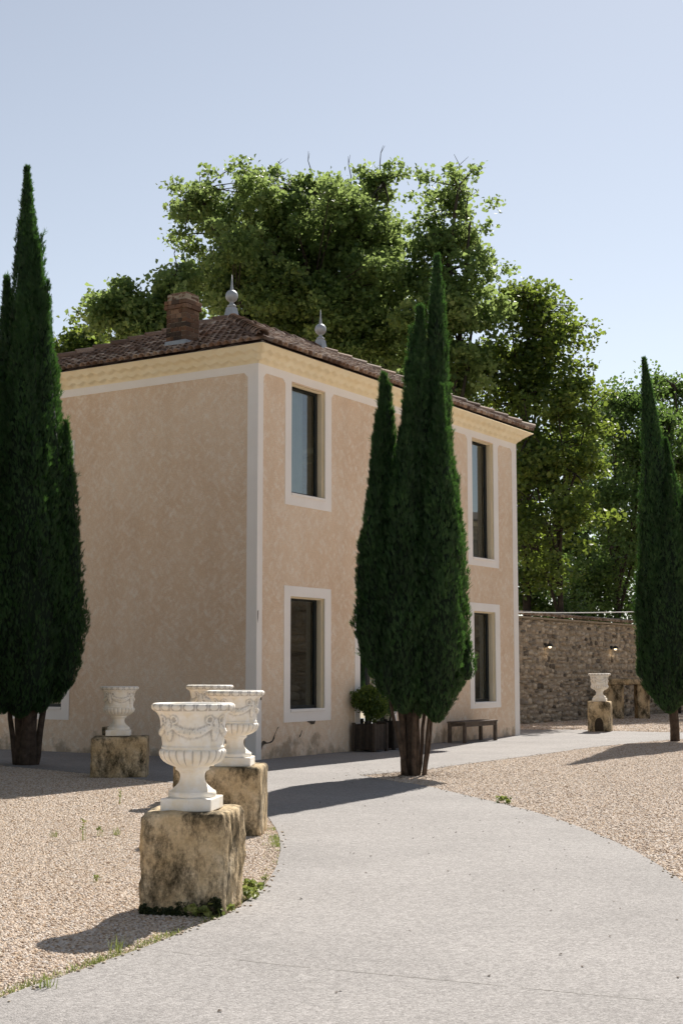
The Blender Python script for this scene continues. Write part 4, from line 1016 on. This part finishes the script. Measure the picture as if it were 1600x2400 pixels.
# cypress ---------------------------------------------------------------
def cypress(label, D, base_px, lobes, seed, n_spray, trunks, plumes=70):
    """lobes: (x, tip_y, bottom_y, half-width) in displayed pixels, depth offset in metres, bend of the tip in pixels"""
    rng = np.random.default_rng(seed); rr = random.Random(seed)
    b0 = at(base_px * 1.0204, 1700, D); R0 = Vector((b0.x, D, 0))
    root = empty('cypress', R0); tag(root, label, 'cypress', 'tall Italian cypresses')
    LB = []
    for (x, yt, yb, hw, dz, bend) in lobes:
        k = D / FPX * 1.0204
        top = at((x + bend) * 1.0204, yt * 1.0204, D) - R0; bot = at(x * 1.0204, yb * 1.0204, D) - R0
        LB.append((bot.x, dz, bot.z, top.x - bot.x, top.z - bot.z, hw * k))
    def prof(t):   # radius along the lobe, 0 bottom .. 1 tip
        return np.clip(np.where(t < .26, np.sin(np.clip(t / .26, 0, 1) * math.pi / 2) ** .55, (1 - np.clip((t - .26) / .74, 0, 1) ** 1.3) ** 1.08), 0.0, 1)
    def nz(p, s):
        return np.array([noise.noise(Vector((a * s, b * s, c * s * .28))) for a, b, c in p])
    for k in range(int(plumes)):      # upswept plumes breaking the outline
        bx, by, bz, dx, h, r = LB[rr.randrange(len(lobes))]; t = rr.uniform(.12, .86) ; a = rr.uniform(0, 2 * math.pi)
        pr_ = float(prof(np.array([t]))[0]) * r; px_, py_ = bx + dx * t ** 3.0 + math.cos(a) * pr_ * .86, by + math.sin(a) * pr_ * .86
        hh = rr.uniform(.5, 1.15); LB.append((px_, py_, bz + h * t - hh * .35, math.cos(a) * .05 - math.cos(a) * pr_ * .12, hh, rr.uniform(.07, .13) * (1.2 - .5 * t)))
    area = [l[5] * l[4] for l in LB]; tot = sum(area)
    PT, OUT, TN = [], [], []
    core = MB()
    for li, (bx, by, bz, dx, h, r) in enumerate(LB):
        n = int(n_spray * area[li] / tot)
        t = rng.uniform(0, 1, n) ** .92; a = rng.uniform(0, 2 * math.pi, n)
        dirv = np.stack([np.cos(a), np.sin(a), np.zeros(n)], 1)
        ax = np.stack([bx + dx * t ** 3.0, np.full(n, by), bz + h * t], 1)
        q_ = ax + dirv * (prof(t) * r)[:, None]
        bump = nz(q_ + seed, 3.0) * .27 + nz(q_ + seed * 2, 8.0) * .20
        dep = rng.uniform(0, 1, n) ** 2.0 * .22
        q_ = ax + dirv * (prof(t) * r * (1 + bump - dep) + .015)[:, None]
        keep = np.ones(n, bool)
        for lj, (ox, oy, oz, odx, oh, orr) in enumerate(LB):
            if lj == li: continue
            tt = (q_[:, 2] - oz) / oh; ins = (tt > 0) & (tt < 1); tt = np.clip(tt, 0, 1)
            dist = np.hypot(q_[:, 0] - ox - odx * tt ** 3.0, q_[:, 1] - oy); keep &= ~(ins & (dist < prof(tt) * orr * .70))
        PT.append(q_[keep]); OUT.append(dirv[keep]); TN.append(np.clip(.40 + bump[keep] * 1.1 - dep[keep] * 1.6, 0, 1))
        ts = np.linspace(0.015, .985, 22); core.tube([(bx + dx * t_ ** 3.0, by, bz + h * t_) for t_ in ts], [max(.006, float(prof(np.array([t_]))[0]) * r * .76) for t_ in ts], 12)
    PT, OUT, TN = np.concatenate(PT), np.concatenate(OUT), np.concatenate(TN)
    n = len(PT)
    # a spray: an upswept feather of five slim leaflets
    g_ = rng.normal(size=(n, 3)) * .22
    ax = np.array([0, 0, 1.0]) + OUT * rng.uniform(.0, .5, (n, 1)) + g_; ax /= np.linalg.norm(ax, axis=1, keepdims=True)
    sd = np.cross(ax, OUT + rng.normal(size=(n, 3)) * .6); sd /= np.linalg.norm(sd, axis=1, keepdims=True)
    ln = rng.uniform(.05, .13, (n, 1)); wd = ln * .07
    long_ = rng.uniform(size=(n, 1)) > .975; ln = np.where(long_, ln * 1.6, ln)
    Vs, Fs = [], []
    def tri(st, dr, l_, w_):
        nn_ = np.cross(dr, sd); nn_ /= np.linalg.norm(nn_, axis=1, keepdims=True) + 1e-9
        c = np.cross(dr, nn_)
        Vs.append(np.stack([st - c * w_, st + c * w_, st + dr * l_], 1))
    tri(PT, ax, ln, wd)
    for k, (f0, sg, lk) in enumerate(((.12, 1, .62), (.22, -1, .58), (.42, 1, .45), (.52, -1, .42))):
        dr = ax + sd * sg * .62 + rng.normal(size=(n, 3)) * .10; dr /= np.linalg.norm(dr, axis=1, keepdims=True)
        tri(PT + ax * ln * f0, dr, ln * lk, wd * .9)
    V = np.stack(Vs, 1).reshape(-1, 3); F = np.arange(len(V)).reshape(-1, 3); tv = np.repeat(np.clip(TN + rng.normal(size=n) * .13, 0, 1), 15)
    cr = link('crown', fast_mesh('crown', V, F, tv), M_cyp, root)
    core.build('shade_core', M_core, cr, smooth=True)  # solid dark hull added to block light; inner shade is in its colour
    # little round cones
    cn = MB(); idx = rng.choice(n, 26, replace=False)
    tb = MB()
    for (x0, y0, x1, y1, z1, r0, r1) in trunks:
        p0, p1 = Vector((x0, y0, -.08)), Vector((x1, y1, z1)); pts = [p0.lerp(p1, k / 6) + Vector((rr.uniform(-.014, .014), rr.uniform(-.014, .014), 0)) for k in range(7)]
        tb.tube(pts, [r0 + (r1 - r0) * (k / 6) ** .7 for k in range(7)], 9)
    tk = tb.build('trunk', M_cbark, root, smooth=True)
    return root

cypress('bushy forked cypress in front of the house facade with bare stems at its foot', 21.35, 945,
        [(1000, 592, 1652, 58, 0.0, 4), (958, 712, 1645, 74, -.10, 6), (884, 862, 1600, 52, .02, -3), (1030, 960, 1610, 48, .05, -6), (925, 880, 1640, 64, -.28, 18), (1000, 900, 1660, 64, -.34, 8),
         (868, 960, 1560, 44, -.12, 0), (1050, 1180, 1590, 26, -.10, -8), (950, 1000, 1662, 62, .38, 0), (1020, 650, 1500, 32, .10, -6), (850, 1190, 1540, 30, .0, 12)],
        11, 105000, [(-.10, 0, -.20, -.03, 1.5, .058, .036), (-.02, .02, -.02, .03, 1.6, .075, .05), (.06, -.04, .11, .02, 1.6, .042, .034), (.10, .03, .25, .05, 1.5, .030, .024), (.17, -.05, .30, -.06, 1.3, .028, .024), (-.08, -.10, -.34, -.12, 1.2, .034, .026), (.20, .05, .36, .05, 1.3, .022, .02), (.01, -.11, .06, -.14, 1.3, .045, .035), (-.03, .1, -.1, .14, 1.4, .06, .05)])
left_cyp = cypress('tallest dark cypress at the left edge before the left house wall', 23.6, 62,
        [(50, 388, 1650, 100, 0, 12), (95, 560, 1640, 66, -.15, -10), (150, 972, 1590, 44, -.05, 3), (10, 640, 1630, 95, .0, 5), (60, 700, 1650, 90, -.45, 0), (120, 800, 1620, 60, .2, -20), (-40, 760, 1620, 80, .1, 0), (62, 460, 1200, 44, -.1, 8), (165, 1180, 1540, 26, .0, -4), (20, 900, 1640, 80, -.5, 0)],
        12, 100000, [(-.09, 0, -.14, 0, 1.6, .11, .08), (.06, -.02, .10, 0, 1.6, .12, .08), (.14, .04, .30, .05, 1.2, .06, .05), (-.16, 0, -.34, 0, 1.2, .05, .04), (.0, -.08, .02, -.08, 1.4, .10, .08)])
def copy_tree(o, parent=None):
    c = o.copy(); C.objects.link(c); c.parent = parent
    for chd in list(o.children): copy_tree(chd, c)
    return c
# unseen cypress copies, added off to the left to shade the left house wall
for k, wd_ in enumerate(('first', 'second', 'third', 'fourth', 'fifth', 'sixth', 'last')):
    c = copy_tree(left_cyp); c.location = (-9.0 + k * .60, 22.6 - k * 2.15, 0); c.rotation_euler = (0, 0, 1.1 * k + .5); c.scale = (1.25, 1.25, .96 + .04 * (k % 3))
    c['label'] = wd_ + ' unseen cypress from the house, added to shade the left wall'; c['group'] = 'unseen cypresses added to shade the left wall'
cypress('narrow cypress at the right edge with a bent feathery tip', 31.31, 1550,
        [(1524, 826, 1630, 56, 0, -46), (1505, 1000, 1610, 36, -.1, -8), (1560, 1010, 1625, 60, .1, -30), (1590, 1140, 1620, 45, 0, -20), (1530, 1100, 1640, 56, -.3, 0), (1488, 1180, 1590, 26, 0, -2)],
        13, 66000, [(0, 0, -.10, 0, 2.2, .105, .10), (.03, .02, .02, 0, 2.4, .06, .06)])

# topiary bush in the first planter
def bush(pos, blobs, label, seed, m, n=60, size=.05):
    rng = np.random.default_rng(seed); root = empty('potted_bush', pos); tag(root, label, 'bush')
    cl = []
    for (x, y, z, r) in blobs:
        u = rng.normal(size=(n, 3)); u /= np.linalg.norm(u, axis=1, keepdims=True); cl.append(np.array([x, y, z]) + u * r * rng.uniform(.55, 1.0, (n, 1)))
    cl = np.concatenate(cl); V, F, t = leaf_cloud(cl, 24, .055, size, rng, np.full(len(cl), .5)); link('crown', fast_mesh('crown', V, F, t), m, root)
    b = MB(); b.tube([(0, 0, -.02), (.02, 0, .2), (0, .01, .4)], [.022, .02, .016], 6); b.build('stem', M_bark, root)
p = HM @ Vector((3.33, -.34, .48))
bush(p, [(-.10, 0, .52, .24), (.08, -.02, .36, .22), (-.02, .05, .62, .16)], 'small yellow-green potted bush left of the cypress', 31, M_leafB)
p = HM @ Vector((4.15, -.30, .51)); bush(p, [(0, 0, .42, .24)], 'potted bush mostly hidden behind the cypress by the door', 32, M_leafC, 40)

# ------------------------------------------------------------------ weeds, grass fringe, moss
def blades(pts, rng, hmin, hmax, wd, lean=.5):
    n = len(pts); P_ = np.array(pts); h = rng.uniform(hmin, hmax, (n, 1)); a = rng.uniform(0, 2 * math.pi, n)
    d = np.stack([np.cos(a), np.sin(a), np.zeros(n)], 1); s = np.stack([-np.sin(a), np.cos(a), np.zeros(n)], 1) * wd; le = rng.uniform(.1, lean, (n, 1)) * h
    z = np.array([0, 0, 1.0])
    v = np.stack([P_ - s, P_ + s, P_ + z * h * .6 + d * le * .4 + s * .7, P_ + z * h * .6 + d * le * .4 - s * .7, P_ + z * h + d * le], 1).reshape(-1, 3)
    i = np.arange(n)[:, None] * 5
    F = np.concatenate([i + np.array([[0, 1, 2]]), i + np.array([[0, 2, 3]]), i + np.array([[3, 2, 4]])], 0)
    return v, F, np.repeat(np.clip(rng.normal(.55, .22, n), 0, 1), 5)
rng = np.random.default_rng(5); pts = []
fr_pts = [p_ for p_ in LE if 5.5 < p_[1] < 14.5]
for i in range(len(fr_pts) - 1):
    (x0, y0), (x1, y1) = fr_pts[i], fr_pts[i + 1]; L_ = math.hypot(x1 - x0, y1 - y0)
    dn = max(0.0, noise.noise(Vector((x0 * 2.1, y0 * 2.1, 3))) + .40) * (1.0 if y0 < 10.6 or y0 > 12.6 else .08)
    for k in range(int(L_ * 750 * dn)):
        t = rng.uniform(); off = abs(rng.normal()) * .05 + .004; nx, ny = -(y1 - y0) / L_, (x1 - x0) / L_
        pts.append((x0 + (x1 - x0) * t + nx * off, y0 + (y1 - y0) * t + ny * off, -.004))
V, F, t = blades(pts, rng, .010, .040, .0026, 1.2)
tag(link('grass', fast_mesh('grass', V, F, t), M_grass), 'thin fringe of grass and weeds along the left edge of the path', 'grass', kind='stuff')

def weed(x, y, kind, label, seed, h=.09, grp='weeds in the gravel'):
    rng = np.random.default_rng(seed)
    if kind == 'tuft':
        p_ = np.stack([rng.normal(size=26) * .022, rng.normal(size=26) * .022, np.zeros(26)], 1); V, F, t = blades(p_, rng, h * .4, h, .0025, .8)
    elif kind == 'spike':
        p_ = np.stack([rng.normal(size=5) * .012, rng.normal(size=5) * .012, np.zeros(5)], 1); V, F, t = blades(p_, rng, h * .6, h, .0022, .25)
        c = np.stack([rng.normal(size=14) * .012, rng.normal(size=14) * .012, rng.uniform(h * .5, h, 14)], 1); V2, F2, t2 = leaf_cloud(c, 2, .006, .018, rng, np.full(14, .6))
        F = np.concatenate([F, F2 + len(V)]); V = np.concatenate([V, V2]); t = np.concatenate([t, t2])
    else:
        c = np.stack([rng.normal(size=16) * h * .5, rng.normal(size=16) * h * .5, rng.uniform(.01, h * .8, 16)], 1); V, F, t = leaf_cloud(c, 4, .012, .045, rng, np.full(16, .6), up=.6)
    o = link('weed', fast_mesh('weed', V, F, t), M_grass); o.location = (x, y, 0); tag(o, label, 'weed', grp)
def gp(px, py):
    a = at(px, py, 1.0) - Vector((0, 0, CAMH)); k = -CAMH / a.z; return a.x * k, a.y * k
for i, (px, py, kd, h, lb) in enumerate((
        (272, 2235, 'tuft', .13, 'bright green weed at the path edge below the urn shadow'), (470, 2150, 'leafy', .10, 'feathery green weed at the front foot of the mossy block'),
        (520, 2140, 'leafy', .09, 'leafy weed at the right front corner of the mossy block'), (560, 2112, 'leafy', .09, 'blue-green weed beside the mossy block along the path'),
        (590, 2092, 'leafy', .09, 'green weed between the mossy block and the path edge'), (618, 2076, 'spike', .07, 'last small weed of the row running to the path right of the mossy block'),
        (110, 2318, 'tuft', .10, 'grass tuft at the path edge near the lower left corner'), (195, 1970, 'spike', .20, 'tall thin weed stalk standing in the left gravel'),
        (125, 1962, 'tuft', .08, 'low brownish weed left of the thin stalk in gravel'), (232, 1960, 'spike', .09, 'small weed just right of the tall thin stalk'),
        (272, 1958, 'tuft', .10, 'green weed tuft nearest the mossy block on its left'), (280, 1885, 'spike', .17, 'upright weed in the gravel below the leftmost urn'),
        (1184, 1884, 'leafy', .10, 'small bright green weed on the right edge of the path'), (225, 2068, 'spike', .05, 'tiny weed in the gravel far left of the mossy block'))):
    x, y = gp(px, py); weed(x, y, kd, lb, 60 + i, h)

# moss at the foot of the front block
rng = np.random.default_rng(9); Mp = Matrix.Translation((-1.005, 9.62, 0)) @ Matrix.Rotation(rad(-9), 4, 'Z'); pts = []
while len(pts) < 4200:
    u = rng.uniform(-.27, .27); z = rng.uniform(0, .2)
    if z > .035 + .05 * (u > -.02) + .09 * noise.noise(Vector((u * 7, 2, 0))) + .04 * noise.noise(Vector((u * 31, z * 31, 0))): continue
    pts.append(tuple(Mp @ Vector((u, -.297, z))))
cl = np.array(pts); V, F, t = leaf_cloud(cl, 3, .005, .015, rng, np.full(len(cl), .35))
tag(link('moss', fast_mesh('moss', V, F, t), M_moss), 'dark moss on the front foot of the large block', 'moss', kind='stuff')

# stray pebbles kicked onto the path and a little dry litter
rng = np.random.default_rng(77); V, F, T_ = [], [], []
ico = bmesh.new(); bmesh.ops.create_icosphere(ico, subdivisions=1, radius=1.0); iv = np.array([list(v_.co) for v_ in ico.verts]); ifc = np.array([[v_.index for v_ in f_.verts] for f_ in ico.faces]); ico.free()
def strew(edge, n, side, spread):
    for _ in range(n):
        i = rng.integers(0, len(edge) - 1); t_ = rng.uniform(); (x0, y0), (x1, y1) = edge[i], edge[i + 1]; L_ = math.hypot(x1 - x0, y1 - y0)
        off = abs(rng.normal()) * spread * side; x = x0 + (x1 - x0) * t_ + off * (y1 - y0) / L_; y = y0 + (y1 - y0) * t_ - off * (x1 - x0) / L_
        r_ = rng.uniform(.006, .014); sc = np.array([r_, r_ * rng.uniform(.7, 1), r_ * .6]); k = sum(len(a) for a in V)
        V.append(iv * sc * rng.uniform(.85, 1.15, iv.shape) + np.array([x, y, .008 + r_ * .4])); F.append(ifc + k); T_.append(np.full(len(iv), rng.uniform()))
strew([p_ for p_ in LE if 6 < p_[1] < 15], 70, 1, .035); strew([p_ for p_ in RL if 9 < p_[1]], 80, 1, .04); strew([p_ for p_ in RU if p_[0] < 9], 60, -1, .05)
M_strayp = tint_mat('stray_pebble', [(0.42, 0.31, 0.21), (0.56, 0.46, 0.34), (0.68, 0.60, 0.50)], 0.85, 30, 0.1)
tag(link('stray_pebbles', fast_mesh('stray_pebbles', np.concatenate(V), np.concatenate(F), np.concatenate(T_)), M_strayp), 'stray pebbles spilled along the edges of the path', 'pebbles', kind='stuff')
n = 90; c = np.stack([rng.uniform(-.6, 2.4, n), rng.uniform(6.6, 22, n), np.full(n, .013)], 1)
c2 = np.stack([1.04 + rng.normal(size=700) * .38, 21.3 + rng.normal(size=700) * .42, np.full(700, .02)], 1); c = np.concatenate([c, c2]); n = len(c)
V, F, t = leaf_cloud(c, 1, .0, .024, rng, np.full(n, .3), up=4.0)
M_litter = tint_mat('dry_litter', [(0.05, 0.035, 0.025), (0.12, 0.08, 0.05), (0.20, 0.14, 0.08)], 0.9, 30, 0.1)
tag(link('leaf_litter', fast_mesh('leaf_litter', V, F, t), M_litter), 'dry brown litter under the forked cypress and specks on the path', 'leaf litter', kind='stuff')
